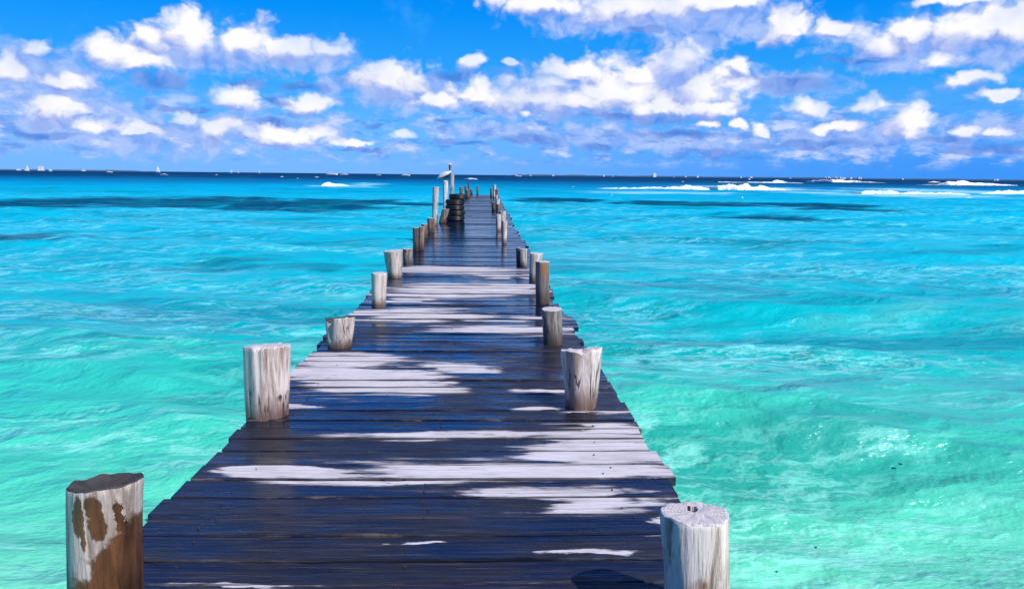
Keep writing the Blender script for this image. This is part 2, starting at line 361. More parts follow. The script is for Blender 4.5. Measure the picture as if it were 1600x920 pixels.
# ------------------------------------------------------------------ pier
XL, XR = ground(222, 820).x, ground(1049, 775).x
Y_END = 66.0
def deck_material():
    m, g, b = new_mat('deck_wood')
    P = g.node('ShaderNodeTexCoord').outputs['Object']
    at = g.node('ShaderNodeAttribute', attribute_name='plank_random').outputs['Fac']
    Pp = g.v('ADD', P, g.comb(g.m('MULTIPLY', at, 37.0), g.m('MULTIPLY', at, 11.0), g.m('MULTIPLY', at, 5.0)))
    x, y, z = g.xyz(P)
    gr = g.noise(g.v('MULTIPLY', Pp, (1.6, 34, 20)), 1.0, 5, 0.65, 0.3)
    gr2 = g.noise(g.v('MULTIPLY', Pp, (4.0, 120, 60)), 1.0, 4, 0.6)
    blot = g.noise(g.v('MULTIPLY', Pp, (1.3, 5, 1)), 1.0, 5, 0.65)
    # dry patches
    n = g.noise(g.v('MULTIPLY', P, (0.9, 2.2, 1)), 1.4, 5, 0.62, color=True)
    off = g.v('MULTIPLY', g.v('SUBTRACT', n, (0.5, 0.5, 0.5)), (1.5, 0.2, 0))
    PD = g.v('ADD', g.v('ADD', P, off), g.comb(g.m('MULTIPLY', g.m('SUBTRACT', at, 0.5), 0.55), g.m('MULTIPLY', g.m('SUBTRACT', blot, 0.5), 0.12), 0.0))
    def W(px, py, rx, ry):
        c = ground(px, py); l = ground(px + rx, py); t = ground(px, py - ry); u = ground(px, py + ry)
        return (c.x, (t.y + u.y) / 2, (l - c).length, abs(t.y - u.y) / 2)
    dry = [W(*a) for a in [(740, 738, 300, 22), (900, 705, 150, 38), (640, 680, 190, 8), (920, 780, 150, 26), (395, 738, 100, 11), (1000, 822, 50, 18),
        (530, 585, 130, 38), (735, 575, 70, 11), (590, 600, 100, 20), (520, 634, 60, 4),
        (650, 492, 120, 14), (760, 515, 130, 8), (800, 498, 60, 4), (700, 455, 130, 14), (790, 452, 70, 12), (640, 470, 60, 6), (720, 422, 130, 7), (790, 432, 50, 4),
        (825, 609, 62, 4), (890, 641, 55, 6), (860, 863, 70, 5), (480, 912, 190, 5), (570, 842, 60, 4), (1005, 700, 25, 20), (930, 672, 60, 12)]]
    fd = blobs(g, PD, dry)
    strk = g.noise(g.v('MULTIPLY', Pp, (0.8, 11, 1)), 1.0, 5, 0.62)
    fd = g.m('ADD', fd, g.m('ADD', g.m('MULTIPLY', g.m('SUBTRACT', gr, 0.5), 0.5), g.m('MULTIPLY', g.m('SUBTRACT', strk, 0.52), 2.1)))
    dm = g.step(fd, 0.0, 0.34)
    acr = g.node('ShaderNodeAttribute', attribute_name='across').outputs['Fac']
    edge = g.m('ADD', g.m('ABSOLUTE', g.m('SUBTRACT', acr, 0.5)), g.m('MULTIPLY', g.m('SUBTRACT', strk, 0.5), 0.10))
    edge = g.step(edge, 0.448, 0.485)
    dm = g.m('MULTIPLY', dm, g.m('MULTIPLY_ADD', edge, -0.9, 1.0))
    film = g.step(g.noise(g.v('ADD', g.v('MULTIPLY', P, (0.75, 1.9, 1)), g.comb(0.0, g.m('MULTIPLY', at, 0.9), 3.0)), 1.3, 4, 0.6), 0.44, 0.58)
    # scattered dry streaks of the far deck, always along the boards
    st = g.noise(g.v('MULTIPLY', Pp, (0.55, 9, 1)), 1.0, 4, 0.6)
    dm = g.m('MAXIMUM', dm, g.m('MULTIPLY', g.step(st, 0.66, 0.74, 0.0, 0.55), g.step(y, 4, 6)))
    halo = g.step(fd, -0.22, 0.1)
    wet = g.mix(g.step(gr, 0.3, 0.7), (0.003, 0.0035, 0.006), (0.026, 0.027, 0.040))  # bluish sky sheen put into the wet wood's tone
    wet = g.mix(g.step(blot, 0.35, 0.75), wet, g.mix(gr2, (0.009, 0.009, 0.014), (0.034, 0.034, 0.052)))
    wet = g.mix(g.m('MULTIPLY', at, 0.35), wet, (0.022, 0.019, 0.026))
    dryc = g.mix(gr, (0.46, 0.435, 0.48), (0.76, 0.735, 0.80))
    dryc = g.mix(g.step(gr2, 0.52, 0.72, 0.0, 0.7), dryc, (0.26, 0.24, 0.27))
    dryc = g.mix(g.step(g.noise(g.v('MULTIPLY', Pp, (0.8, 22, 1)), 1.0, 5, 0.65), 0.54, 0.70, 0.0, 0.6), dryc, (0.22, 0.20, 0.23))
    dryc = g.mix(g.step(g.noise(g.v('MULTIPLY', P, (2.0, 4.5, 1)), 1.6, 5, 0.65), 0.46, 0.66, 0.0, 0.5), dryc, (0.40, 0.375, 0.40))
    dryc = g.mix(g.step(blot, 0.55, 0.8, 0.0, 0.45), dryc, (0.36, 0.33, 0.39))
    damp = g.mix(g.m('MULTIPLY', halo, 0.34), wet, (0.105, 0.085, 0.078))
    scuff = g.noise(g.v('MULTIPLY', Pp, (1.1, 26, 1)), 1.0, 6, 0.72)
    damp = g.mix(g.m('MULTIPLY', g.step(scuff, 0.54, 0.72, 0.0, 0.65), g.step(blot, 0.38, 0.6)), damp, (0.15, 0.14, 0.17))
    worn = g.noise(g.v('MULTIPLY', Pp, (2.2, 60, 1)), 1.0, 5, 0.7)
    damp = g.mix(g.step(worn, 0.52, 0.72, 0.0, 0.55), damp, (0.11, 0.10, 0.11))
    damp = g.mix(g.step(g.noise(g.v('MULTIPLY', Pp, (0.7, 14, 1)), 1.0, 3, 0.6), 0.55, 0.7, 0.0, 0.35), damp, (0.045, 0.026, 0.017))
    fray = g.m('MULTIPLY', g.step(g.m('ABSOLUTE', g.m('SUBTRACT', acr, 0.5)), 0.40, 0.455), g.step(g.noise(g.v('MULTIPLY', Pp, (3.5, 40, 1)), 1.0, 5, 0.72), 0.50, 0.66))
    fray = g.m('MULTIPLY', fray, g.step(g.noise(Pp, 0.9, 2), 0.42, 0.6))
    damp = g.mix(g.m('MULTIPLY', fray, 0.75), damp, (0.20, 0.155, 0.125))
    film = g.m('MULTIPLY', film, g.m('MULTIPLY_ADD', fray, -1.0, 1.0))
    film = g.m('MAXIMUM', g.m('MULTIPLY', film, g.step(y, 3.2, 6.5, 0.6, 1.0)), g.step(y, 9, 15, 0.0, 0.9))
    damp = g.mix(g.m('MULTIPLY', film, g.step(y, 8, 14, 0.75, 1.0)), damp, (0.001, 0.008, 0.028))  # blue of the reflected sky painted into the water film's colour
    c = g.mix(dm, damp, dryc)
    # cracks and nail spots
    ck = g.noise(g.v('MULTIPLY', Pp, (0.7, 16, 1)), 1.0, 3, 0.5, 0.4)
    cr = g.step(g.m('ABSOLUTE', g.m('SUBTRACT', ck, 0.5)), 0.010, 0.002)
    cr = g.m('MULTIPLY', cr, g.step(g.noise(Pp, 1.1, 2), 0.48, 0.6))
    c = g.mix(g.m('MULTIPLY', cr, 0.8), c, (0.01, 0.008, 0.008))
    g.put(b.inputs['Base Color'], c)
    rw = g.m('ADD', g.step(blot, 0.3, 0.7, 0.22, 0.42), g.m('ADD', g.m('MULTIPLY', g.m('SUBTRACT', gr, 0.5), 0.2), g.step(worn, 0.45, 0.7, 0.0, 0.2)))
    rw = g.m('ADD', g.m('MULTIPLY', rw, g.m('SUBTRACT', 1.0, film)), g.m('MULTIPLY', film, 0.07))
    g.put(b.inputs['Roughness'], g.m('ADD', g.m('MULTIPLY', rw, g.m('SUBTRACT', 1.0, dm)), g.m('MULTIPLY', dm, 0.75)))
    g.put(b.inputs['Specular IOR Level'], g.m('MULTIPLY', g.m('SUBTRACT', 1.0, dm), g.m('MULTIPLY_ADD', film, g.step(y, 7, 15, 0.45, 0.1), 0.2)))
    g.put(b.inputs['Specular Tint'], g.mix(dm, (0.45, 0.72, 1.0), (1, 1, 1)))  # tint pushes the wet boards' sky reflections toward blue
    hs = g.m('MULTIPLY_ADD', film, -0.75, 1.0)
    h = g.m('ADD', g.m('MULTIPLY', gr, 0.005), g.m('ADD', g.m('MULTIPLY', gr2, 0.0009), g.m('MULTIPLY', cr, -0.003)))
    h = g.m('ADD', g.m('MULTIPLY', h, hs), g.m('MULTIPLY', blot, 0.004))
    g.put(b.inputs['Normal'], g.bump(h, 0.8, 1.0))
    return m
MAT_DECK = deck_material()
def deck_edge_right(y):  # slight waver of the right edge
    return XR + 0.03 * math.sin(y * 1.7) + 0.02 * math.sin(y * 0.45)
def build_pier():
    rnd = random.Random(11)
    root = empty('wooden_pier', (0, 0, 0))
    tag(root, 'long wooden pier of wet dark boards with pale dry patches running out to sea', 'pier')
    V, Fs, ids, ac = [], [], [], []
    y = 1.2
    group_end = [0.0, 0.0]; left_n = 0
    while y < Y_END:
        w = rnd.choice([0.16, 0.18, 0.2, 0.2, 0.22]); gap = rnd.uniform(0.007, 0.016)
        if rnd.random() < 0.08: gap = 0.022
        if left_n <= 0:
            left_n = rnd.randint(1, 4); group_end = [rnd.uniform(-0.03, 0.03), rnd.uniform(-0.05, 0.035)]
        left_n -= 1
        x0 = XL + group_end[0] + rnd.uniform(-0.02, 0.02); x1 = deck_edge_right(y) + group_end[1] + rnd.uniform(-0.025, 0.025)
        ns = 44 if y < 9 else (16 if y < 25 else 6)
        zt = rnd.uniform(-0.006, 0.004); tilt = rnd.uniform(-0.012, 0.012); th = 0.05
        rid = rnd.random(); bow = rnd.uniform(-0.008, 0.008); sd_ = rnd.uniform(0, 100)
        rings = []
        bv = 0.006
        for i in range(ns + 1):
            t = i / ns; x = x0 + (x1 - x0) * t
            e0 = 0.009 * mnoise.noise((x * 3.1, sd_, 0)) + 0.004 * mnoise.noise((x * 14, sd_, 3)); e1 = 0.009 * mnoise.noise((x * 3.1, sd_, 9)) + 0.004 * mnoise.noise((x * 14, sd_, 5))
            zz = zt + bow * (1 - (2 * t - 1) ** 2) + 0.003 * mnoise.noise((x * 2, sd_, 4))
            cut = 0.012 * mnoise.noise((sd_, 2.2, 0)) * (1 if i in (0, ns) else 0)
            a, c_ = y + e0, y + w + e1
            chip = 0.012 * max(0, mnoise.noise((x * 5, sd_, 7)) - 0.25); chip2 = 0.012 * max(0, mnoise.noise((x * 5, sd_, 12)) - 0.25)
            rings.append([(x + cut, a + 0.002, zz - th), (x + cut, a, zz - bv - tilt * w / 2 - chip), (x, a + bv + chip, zz - tilt * w / 2),
                          (x - cut * 0.3, (a + c_) / 2, zz - 0.0015),
                          (x, c_ - bv - chip2, zz + tilt * w / 2), (x - cut, c_, zz - bv + tilt * w / 2 - chip2), (x - cut, c_ - 0.002, zz - th)])
        v, f = loft(rings)
        b0 = len(V); V += v; Fs += [tuple(b0 + k for k in q) for q in f]; ids += [rid] * len(f); ac += [0, 0, 0.035, 0.5, 0.965, 1, 1] * len(rings)
        if y < 9:
            for xx in (XL + 0.28, (XL + XR) / 2, XR - 0.28):
                for yy in (0.3, 0.72):
                    if rnd.random() < 0.5: continue
                    nx, ny, nr = xx + rnd.uniform(-0.045, 0.045), y + w * yy + rnd.uniform(-0.012, 0.012), rnd.uniform(0.003, 0.0055)
                    v, f = loft([[(nx + q * nr * math.cos(a), ny + q * nr * math.sin(a), zt + bow * 0.6 + z_) for a in [2 * math.pi * i / 8 for i in range(8)]] for q, z_ in ((1, -0.004), (1, 0.004), (0.7, 0.0055))])
                    b0 = len(V); V += v; Fs += [tuple(b0 + k for k in q) for q in f]; ids += [2.0] * len(f); ac += [0.5] * len(v)
        y += w + gap
    me = mesh('deck', V, Fs)
    me.polygons.foreach_set('material_index', [1 if r_ > 1.5 else 0 for r_ in ids])
    at = me.attributes.new('plank_random', 'FLOAT', 'FACE'); at.data.foreach_set('value', ids)
    aa = me.attributes.new('across', 'FLOAT', 'POINT'); aa.data.foreach_set('value', ac)
    link('deck', me, [MAT_DECK, simple_mat('rusty_nail', (0.05, 0.022, 0.012), 0.7, 0.3, 60)], root, smooth=False)
    beam_m = simple_mat('beam_wood', (0.06, 0.045, 0.035), 0.7, 0.4, 6, 0.004)
    def box(x0, x1, y0, y1, z0, z1):
        return mesh('box', [(x0, y0, z0), (x1, y0, z0), (x1, y1, z0), (x0, y1, z0), (x0, y0, z1), (x1, y0, z1), (x1, y1, z1), (x0, y1, z1)],
                    [(3, 2, 1, 0), (4, 5, 6, 7), (0, 1, 5, 4), (1, 2, 6, 5), (2, 3, 7, 6), (3, 0, 4, 7)])
    for xx in (XL + 0.28, (XL + XR) / 2, XR - 0.28):
        link('stringer', box(xx - 0.07, xx + 0.07, 1.3, Y_END - 0.1, -0.27, -0.068), beam_m, root, smooth=False)
    for yy in (2.8, 5.4, 8.0, 10.6, 14.2, 19.0, 24.0, 30.0, 38.0, 46.0, 54.0, 62.0):
        link('crossbeam', box(XL + 0.05, XR - 0.05, yy - 0.06, yy + 0.06, -0.45, -0.275), beam_m, root, smooth=False)
build_pier()

# ------------------------------------------------------------------ posts
def post_material(name, pale, mid, brown, brown_amt, wet_h, rust=0.0, stain=False):
    m, g, b = new_mat(name)
    P = g.node('ShaderNodeTexCoord').outputs['Object']
    rn = g.node('ShaderNodeObjectInfo').outputs['Random']
    x, y, z = g.xyz(P)
    Pr = g.v('ADD', P, g.comb(g.m('MULTIPLY', rn, 21.0), g.m('MULTIPLY', rn, 9.0), 0.0))
    grain = g.noise(g.v('MULTIPLY', Pr, (22, 22, 2.2)), 1.0, 6, 0.68, 0.5)
    fine = g.noise(g.v('MULTIPLY', Pr, (75, 75, 6)), 1.0, 4, 0.6)
    blot = g.noise(g.v('MULTIPLY', Pr, (5, 5, 2.6)), 1.0, 5, 0.62)
    c = g.mix(g.step(grain, 0.34, 0.58), mid, pale)
    c = g.mix(g.step(g.noise(g.v('MULTIPLY', Pr, (9, 9, 1.1)), 1.0, 5, 0.65), 0.48, 0.64, 0.0, 0.75), c, tuple(0.5 * (q + w_) for q, w_ in zip(mid, brown)))
    c = g.mix(g.step(fine, 0.56, 0.74, 0.0, 0.45), c, tuple(q * 0.45 for q in mid))
    bm_ = g.step(g.m('ADD', blot, g.m('MULTIPLY', g.m('SUBTRACT', grain, 0.5), 0.4)), 1.0 - brown_amt, 1.12 - brown_amt)
    if stain:   # soaked lower right side with a ragged upper edge and two runs below the rim
        d = g.m('ADD', g.m('MULTIPLY', x, 1.5), g.m('MULTIPLY', g.m('SUBTRACT', blot, 0.5), 0.5))
        lo = g.step(g.m('SUBTRACT', g.m('ADD', g.m('MULTIPLY', x, 1.15), g.m('MULTIPLY', g.m('SUBTRACT', g.noise(Pr, 9, 5, 0.65), 0.5), 0.30)), g.m('SUBTRACT', z, 0.275)), 0.0, 0.05)
        nn = g.v('MULTIPLY', g.v('SUBTRACT', g.noise(Pr, 19, 5, 0.68, color=True), (0.5, 0.5, 0.5)), (0.055, 0, 0.075))
        PX = g.v('ADD', P, nn); qx, qy, qz = g.xyz(PX)
        Q = g.comb(qx, qz, 0.0)
        runs = g.step(blobs(g, Q, [(-0.008, 0.46, 0.026, 0.075), (0.056, 0.425, 0.036, 0.062), (0.046, 0.49, 0.030, 0.045), (0.004, 0.375, 0.013, 0.05), (0.118, 0.43, 0.012, 0.08)]), 0.0, 0.2)
        runs = g.m('MULTIPLY', runs, g.step(y, 0.0, -0.03))
        bm_ = g.m('MAXIMUM', lo, runs)
    c = g.mix(bm_, c, g.mix(g.step(g.m('ADD', g.m('MULTIPLY', grain, 0.6), g.m('MULTIPLY', blot, 0.5)), 0.40, 0.70), tuple(q * 0.22 for q in brown), tuple(q * 1.5 for q in brown)))
    # wet, darker foot
    foot = g.step(g.m('ADD', z, g.m('MULTIPLY', g.m('SUBTRACT', blot, 0.5), 0.22)), wet_h, 0.0, 0.0, 0.85)
    c = g.mix(foot, c, g.mix(grain, tuple(q * 0.3 for q in brown), tuple(q * 0.75 for q in brown)))
    vo = g.node('ShaderNodeTexVoronoi'); g.put(vo.inputs['Vector'], g.v('MULTIPLY', Pr, (7, 7, 4.2))); g.put(vo.inputs['Scale'], 1.0)
    kd = g.m('ADD', vo.outputs['Distance'], g.m('MULTIPLY', g.m('SUBTRACT', fine, 0.5), 0.12))
    kn = g.m('MULTIPLY', g.step(kd, 0.15, 0.07), g.step(g.xyz(vo.outputs['Color'])[0], 0.55, 0.6))
    c = g.mix(g.m('MULTIPLY', kn, 0.85), c, (0.03, 0.018, 0.012))
    # drying cracks down the length
    ck = g.noise(g.v('MULTIPLY', Pr, (13, 13, 0.7)), 1.0, 3, 0.5, 0.3)
    cr = g.step(g.m('ABSOLUTE', g.m('SUBTRACT', ck, 0.5)), 0.022, 0.005)
    cr = g.m('MULTIPLY', cr, g.step(g.noise(Pr, 3.0, 2), 0.50, 0.62))
    c = g.mix(g.m('MULTIPLY', cr, 0.8), c, (0.02, 0.014, 0.012))
    if rust:
        Q = g.comb(x, z, 0.0)
        rs = g.step(g.m('ADD', blobs(g, Q, [(0.0, rust - 0.12, 0.03, 0.16)]), g.m('MULTIPLY', g.m('SUBTRACT', grain, 0.5), 0.7)), 0.0, 0.5, 0.0, 0.9)
        c = g.mix(rs, c, (0.42, 0.14, 0.03))
    g.put(b.inputs['Base Color'], c)
    g.put(b.inputs['Roughness'], g.m('SUBTRACT', 0.82, g.m('MULTIPLY', g.m('MAXIMUM', foot, bm_), 0.35)))
    h = g.m('ADD', g.m('MULTIPLY', grain, 0.012), g.m('ADD', g.m('MULTIPLY', fine, 0.003), g.m('MULTIPLY', g.m('MAXIMUM', cr, kn), -0.014)))
    g.put(b.inputs['Normal'], g.bump(h, 1.0, 1.0))
    return m
def end_material(name, pale, dark, amount):
    m, g, b = new_mat(name)
    P = g.node('ShaderNodeTexCoord').outputs['Object']
    rn = g.node('ShaderNodeObjectInfo').outputs['Random']
    x, y, z = g.xyz(P)
    P2 = g.comb(x, y, 0.0)
    nz = g.noise(P2, 14, 4, 0.6)
    rr = g.m('ADD', g.v('LENGTH', P2), g.m('MULTIPLY', nz, 0.02))
    ring = g.m('SINE', g.m('MULTIPLY', rr, 520.0))
    th = g.m('ARCTAN2', x, y)
    rad = g.noise(g.comb(g.m('MULTIPLY', th, 3.0), g.m('MULTIPLY', rr, 3.0), rn), 3.0, 4, 0.6)
    c = g.mix(g.step(ring, -1, 1, 0.0, 0.35), pale, tuple(q * 0.62 for q in pale))
    c = g.mix(g.step(nz, 1.0 - amount, 1.18 - amount), c, dark)
    c = g.mix(g.step(g.m('ABSOLUTE', g.m('SUBTRACT', rad, 0.5)), 0.02, 0.004, 0.0, 0.8), c, (0.05, 0.035, 0.03))
    g.put(b.inputs['Base Color'], c); g.put(b.inputs['Roughness'], 0.8)
    g.put(b.inputs['Normal'], g.bump(g.m('ADD', g.m('MULTIPLY', ring, 0.0004), g.m('MULTIPLY', nz, 0.004)), 0.7, 1.0))
    return m
PALE, MID, BRN = (0.74, 0.62, 0.53), (0.20, 0.14, 0.105), (0.15, 0.066, 0.03)
POSTM = {
    'pale': post_material('post_pale_wood', PALE, (0.42, 0.36, 0.34), BRN, 0.36, 0.14),
    'knotty': post_material('post_knotty_wood', (0.84, 0.70, 0.64), (0.26, 0.18, 0.14), (0.20, 0.085, 0.035), 0.40, 0.03),
    'white': post_material('post_white_wood', (0.86, 0.71, 0.67), (0.42, 0.30, 0.255), (0.24, 0.11, 0.065), 0.33, 0.2),
    'grey': post_material('post_grey_wood', (0.38, 0.325, 0.29), (0.13, 0.10, 0.088), (0.12, 0.07, 0.045), 0.42, 0.22),
    'brown': post_material('post_brown_wood', (0.34, 0.24, 0.20), (0.08, 0.042, 0.03), (0.16, 0.07, 0.03), 0.5, 0.2),
    'dark': post_material('post_dark_wood', (0.20, 0.16, 0.15), (0.03, 0.021, 0.02), (0.05, 0.03, 0.02), 0.4, 0.3),
    'rust': post_material('post_rust_wood', (0.28, 0.23, 0.21), (0.13, 0.095, 0.08), (0.14, 0.07, 0.04), 0.42, 0.3, rust=0.55),
    'stain': post_material('post_stained_wood', (0.66, 0.55, 0.49), (0.22, 0.155, 0.125), (0.13, 0.052, 0.02), 0.4, 0.0, stain=True),
}
END_P = end_material('post_end_pale', (0.62, 0.58, 0.60), (0.30, 0.25, 0.25), 0.42)
END_D = end_material('post_end_dark', (0.05, 0.045, 0.05), (0.02, 0.02, 0.022), 0.5)
HOLE = simple_mat('hollow_dark_wood', (0.02, 0.014, 0.012), 0.9)
POST_GROUP = 'weathered posts along the pier edges'
def make_post(label, bx, by, tx, ty, wb, wt, style='pale', seed=1, tilt=(0, 0), end='p', bowl=0.0, hole=None, notch=None, lobes=0.05, square=0.0, groove=None, group=POST_GROUP):
    """bx,by / tx,ty: foot and head of the post in the photograph, from which its place, height and lean are worked out"""
    rnd = random.Random(seed)
    base = ground(bx, by)
    zc = base.y
    rb, rt = wb * zc / FPX / 2 * 1.01, wt * zc / FPX / 2 * 1.01
    kk = 1 + rb * 0.8 / base.y; base.x *= kk; base.y *= kk
    top = at_y(tx, ty, base.y)
    hgt = top.z; lean = Vector((top.x - base.x, 0, 0))
    big = base.y < 14
    N = 64 if base.y < 9 else (40 if big else 22)
    J = 22 if base.y < 9 else (14 if big else 8)
    ph = [rnd.uniform(0, 6.28) for _ in range(4)]
    def rad(a, t):
        w = 1 + lobes * math.sin(2 * a + ph[0] + t) + lobes * 0.6 * math.sin(3 * a + ph[1] - t * 0.6) + 0.025 * math.sin(5 * a + ph[2])
        w += 0.045 * mnoise.noise((math.cos(a) * 1.3 + seed, math.sin(a) * 1.3, t * 1.8)) + 0.012 * mnoise.noise((math.cos(a) * 6 + seed, math.sin(a) * 6, t * 3))
        if square: w *= 1 - square * (0.5 + 0.5 * math.cos(6 * (a + 0.25))) * 0.5
        if groove:
            for (ga, gd, gw) in groove:
                da = math.atan2(math.sin(a - ga), math.cos(a - ga))
                w *= 1 - gd * math.exp(-(da / gw) ** 2) * min(1, max(0, t * 1.6 - 0.2))
        return w
    def rim(a):
        z = tilt[0] * math.cos(a) + tilt[1] * math.sin(a) + 0.007 * mnoise.noise((math.cos(a) * 3, math.sin(a) * 3, seed)) * (rt / 0.12)
        z *= rt / 0.12 if not big else 1
        if notch:
            for (na, nd, nw) in notch:
                da = math.atan2(math.sin(a - na), math.cos(a - na)); z -= nd * math.exp(-(da / nw) ** 2)
        return z
    rings, zb = [], -2.4
    lv = [zb, -1.2] + [hgt * (j / J) ** 0.9 for j in range(J + 1)]
    for z in lv:
        t = max(0, z / hgt); R_ = rb + (rt - rb) * t
        cx = lean.x * (z / hgt if z > 0 else z / hgt * 0.5)
        ring = []
        for i in range(N):
            a = 2 * math.pi * i / N
            rr = R_ * rad(a, t)
            ring.append((cx + rr * math.cos(a), rr * math.sin(a), z + (rim(a) * t ** 3 if t > 0 else 0)))
        rings.append(ring)
    V, Fs = loft(rings, cap=False); mi = [0] * len(Fs)
    # sawn top: rings from the rim to the middle
    last = (len(lv) - 1) * N
    ss = [0.965, 0.9, 0.8, 0.68, 0.55, 0.42, 0.3, 0.18, 0.08] if big else [0.95, 0.6, 0.25]
    cx = lean.x; prev = last
    for s in ss:
        st = len(V)
        for i in range(N):
            a = 2 * math.pi * i / N
            rr = rt * rad(a, 1) * s
            z = hgt + rim(a) * (0.25 + 0.75 * s if not notch else s ** 0.6) + (0.006 if s < 0.97 and big else 0)
            px_, py_ = rr * math.cos(a), rr * math.sin(a)
            z += 0.006 * mnoise.noise((px_ * 18, py_ * 18, seed)) * (rt / 0.12)
            if bowl: z -= bowl * max(0, 1 - (s / 0.97) ** 4)
            if hole:
                d = math.hypot((px_ - hole[0] * rt) / hole[2], (py_ - hole[1] * rt) / hole[3]) / rt
                z -= 0.07 * max(0, min(1, (1.15 - d) / 0.3))
            V.append((cx + px_, py_, z))
        for i in range(N):
            Fs.append((prev + i, prev + (i + 1) % N, st + (i + 1) % N, st + i)); 
            q = [V[k] for k in Fs[-1]]
            c_ = sum(v[0] for v in q) / 4 - cx, sum(v[1] for v in q) / 4
            inh = hole and math.hypot((c_[0] - hole[0] * rt) / hole[2], (c_[1] - hole[1] * rt) / hole[3]) / rt < 1.05
            mi.append(2 if inh else 1)
        prev = st
    V.append((cx, 0, sum(V[prev + i][2] for i in range(N)) / N)); c0 = len(V) - 1
    for i in range(N): Fs.append((prev + i, prev + (i + 1) % N, c0)); mi.append(1)
    me = mesh('wooden_post', V, Fs, mi)
    o = link('wooden_post', me, [POSTM[style], END_P if end == 'p' else END_D, HOLE], loc=base)
    try:
        me.set_sharp_from_angle(angle=R(50))
    except Exception: pass
    tag(o, label, 'post', group)
    return o, hgt, rt, lean.x
def edge_y(px, side):   # photo row at which the deck edge passes this column
    for y in range(300, 900):
        p = ground(px, y)
        if (side < 0 and p.x <= XL + 0.12) or (side > 0 and p.x >= XR - 0.12): pass
        else: continue
    return None
P_ = make_post
# nearest pair
P_('nearest post on the left, pale wood with brown wet stains and dark hollow top', 165, 1000, 165, 754, 113, 113, 'stain', 1, tilt=(0.010, -0.012), end='d', bowl=0.025, lobes=0.02)
P_('nearest post on the right, thick and round with a knot hole in its sawn top', 1090, 985, 1086, 803, 112, 113, 'knotty', 2, tilt=(0.0, -0.006), hole=(-0.02, 0.32, 0.15, 0.15), lobes=0.015)
# left row
P_('squared pale post on the left edge with a crack down from its flat top', 419, 655, 417, 541, 66, 73, 'white', 3, tilt=(0.006, -0.016), lobes=0.03, square=0.16, groove=[(4.55, 0.12, 0.10)], notch=[(4.55, 0.03, 0.12)])
P_('split post on the left, half dark bark and half pale flaring wood', 530, 544, 531, 497, 34, 46, 'pale', 4, tilt=(0.012, -0.022), lobes=0.06, groove=[(4.0, 0.35, 0.22)], notch=[(4.0, 0.05, 0.35)], end='d')
P_('straight slim pale post on the left, alone before the wider flared post', 592, 481, 593, 427, 22, 25, 'pale', 5, lobes=0.03)
P_('wide flaring grey post on the left where the dry boards end', 617, 434, 615, 392, 23, 30, 'pale', 6, tilt=(0.01, 0.0), lobes=0.06, groove=[(5.2, 0.2, 0.15)])
P_('short grey stub tucked behind the wide flaring post on the left', 637, 414, 637, 389, 13, 16, 'grey', 7)
P_('dark streaked post, front one of a left hand clump of stumps', 650, 392, 650, 356, 9, 10, 'dark', 8, groove=[(4.7, 0.3, 0.3)])
P_('dark brown post, second in the left hand clump of stumps', 658, 391, 659, 354, 8, 9, 'brown', 9)
P_('brown stump, back one of the left hand clump of stumps', 664, 372, 663, 350, 9, 11, 'brown', 10)
P_('reddish brown stump standing right in front of the tall pale post', 674, 363, 673, 341, 10, 12, 'brown', 11)
P_('tall pale post, nearest of the three tall ones beside the tyres', 679, 352, 681, 292, 8, 10, 'white', 12)
P_('thin broken stake close to the foot of the nearest tall pale post', 682, 352, 683, 335, 4, 4, 'grey', 13)
P_('short reddish stub leaning right against the stack of tyres', 691, 348, 697, 327, 10, 11, 'brown', 14, end='p')
PEL = P_('tall pale post with brown foot on which the pelican perches', 696, 336, 696, 282, 7, 8, 'white', 15)
P_('tall slender post behind the tyres, farthest of the three tall ones', 706, 324, 706.5, 273, 5.5, 6, 'pale', 16)
P_('short brown post just beyond the stack of tyres', 721, 311, 720.5, 292, 5, 5.5, 'brown', 17)
P_('dark narrow post between the brown stubs near the left far end', 728, 308, 727.5, 291, 3.4, 3.6, 'dark', 18)
P_('low orange brown stub with pale foot near the left far end', 731, 309, 730.5, 297, 5, 5.5, 'brown', 19)
P_('thin black post, highest of the left cluster at the far end', 733, 306, 732.5, 286, 3, 3.2, 'dark', 20)
P_('low black stub at the left corner of the pier end', 737, 304, 736, 296, 3.6, 4, 'dark', 21)
P_('lone dark post with pale tip at the middle of the pier end', 746, 303, 746, 291, 3.2, 3.4, 'dark', 22)
# right row
P_('flaring pale post with a notched top on the right edge', 908, 641, 910, 546, 50, 67, 'white', 23, tilt=(0.010, -0.02), lobes=0.04, notch=[(4.65, 0.022, 0.3), (1.6, 0.02, 0.3)], groove=[(4.65, 0.06, 0.12)])
P_('straight grey post with dark wet foot, third from the camera on the right', 864, 539, 862, 483, 31, 32, 'grey', 24, tilt=(0.004, 0.004), lobes=0.02)
P_('tall brownish post with an orange rust streak on the right edge', 848, 475, 848, 409, 21, 22, 'rust', 25, lobes=0.02)
P_('pale flared post just behind the rust streaked one on the right', 834, 439, 838, 396, 16, 21, 'pale', 26)
P_('pale grey stub, right one of a pair at the right edge beyond the dry boards', 818, 417, 818, 389, 11, 12, 'pale', 27)
P_('dark stub, left one of a pair at the right edge beyond the dry boards', 810, 416, 810, 387, 6, 7, 'dark', 28)
P_('white flared post with dark split top, nearest of the far right cluster', 788, 380, 788, 345, 7, 10, 'white', 29)
P_('white narrow post left of the split topped one in the far right cluster', 779, 361, 778.5, 335, 7, 9, 'white', 30)
P_('pale square post with a thin stake, behind the narrow white one on the right', 786, 356, 785, 330, 6.5, 11, 'pale', 31)
P_('reddish pale stump in the middle of the far right row', 780, 338, 779, 319, 7, 8, 'brown', 32)
P_('dark low stump on the inner side of the far right row', 771.5, 329, 771, 316, 6, 6.5, 'dark', 33)
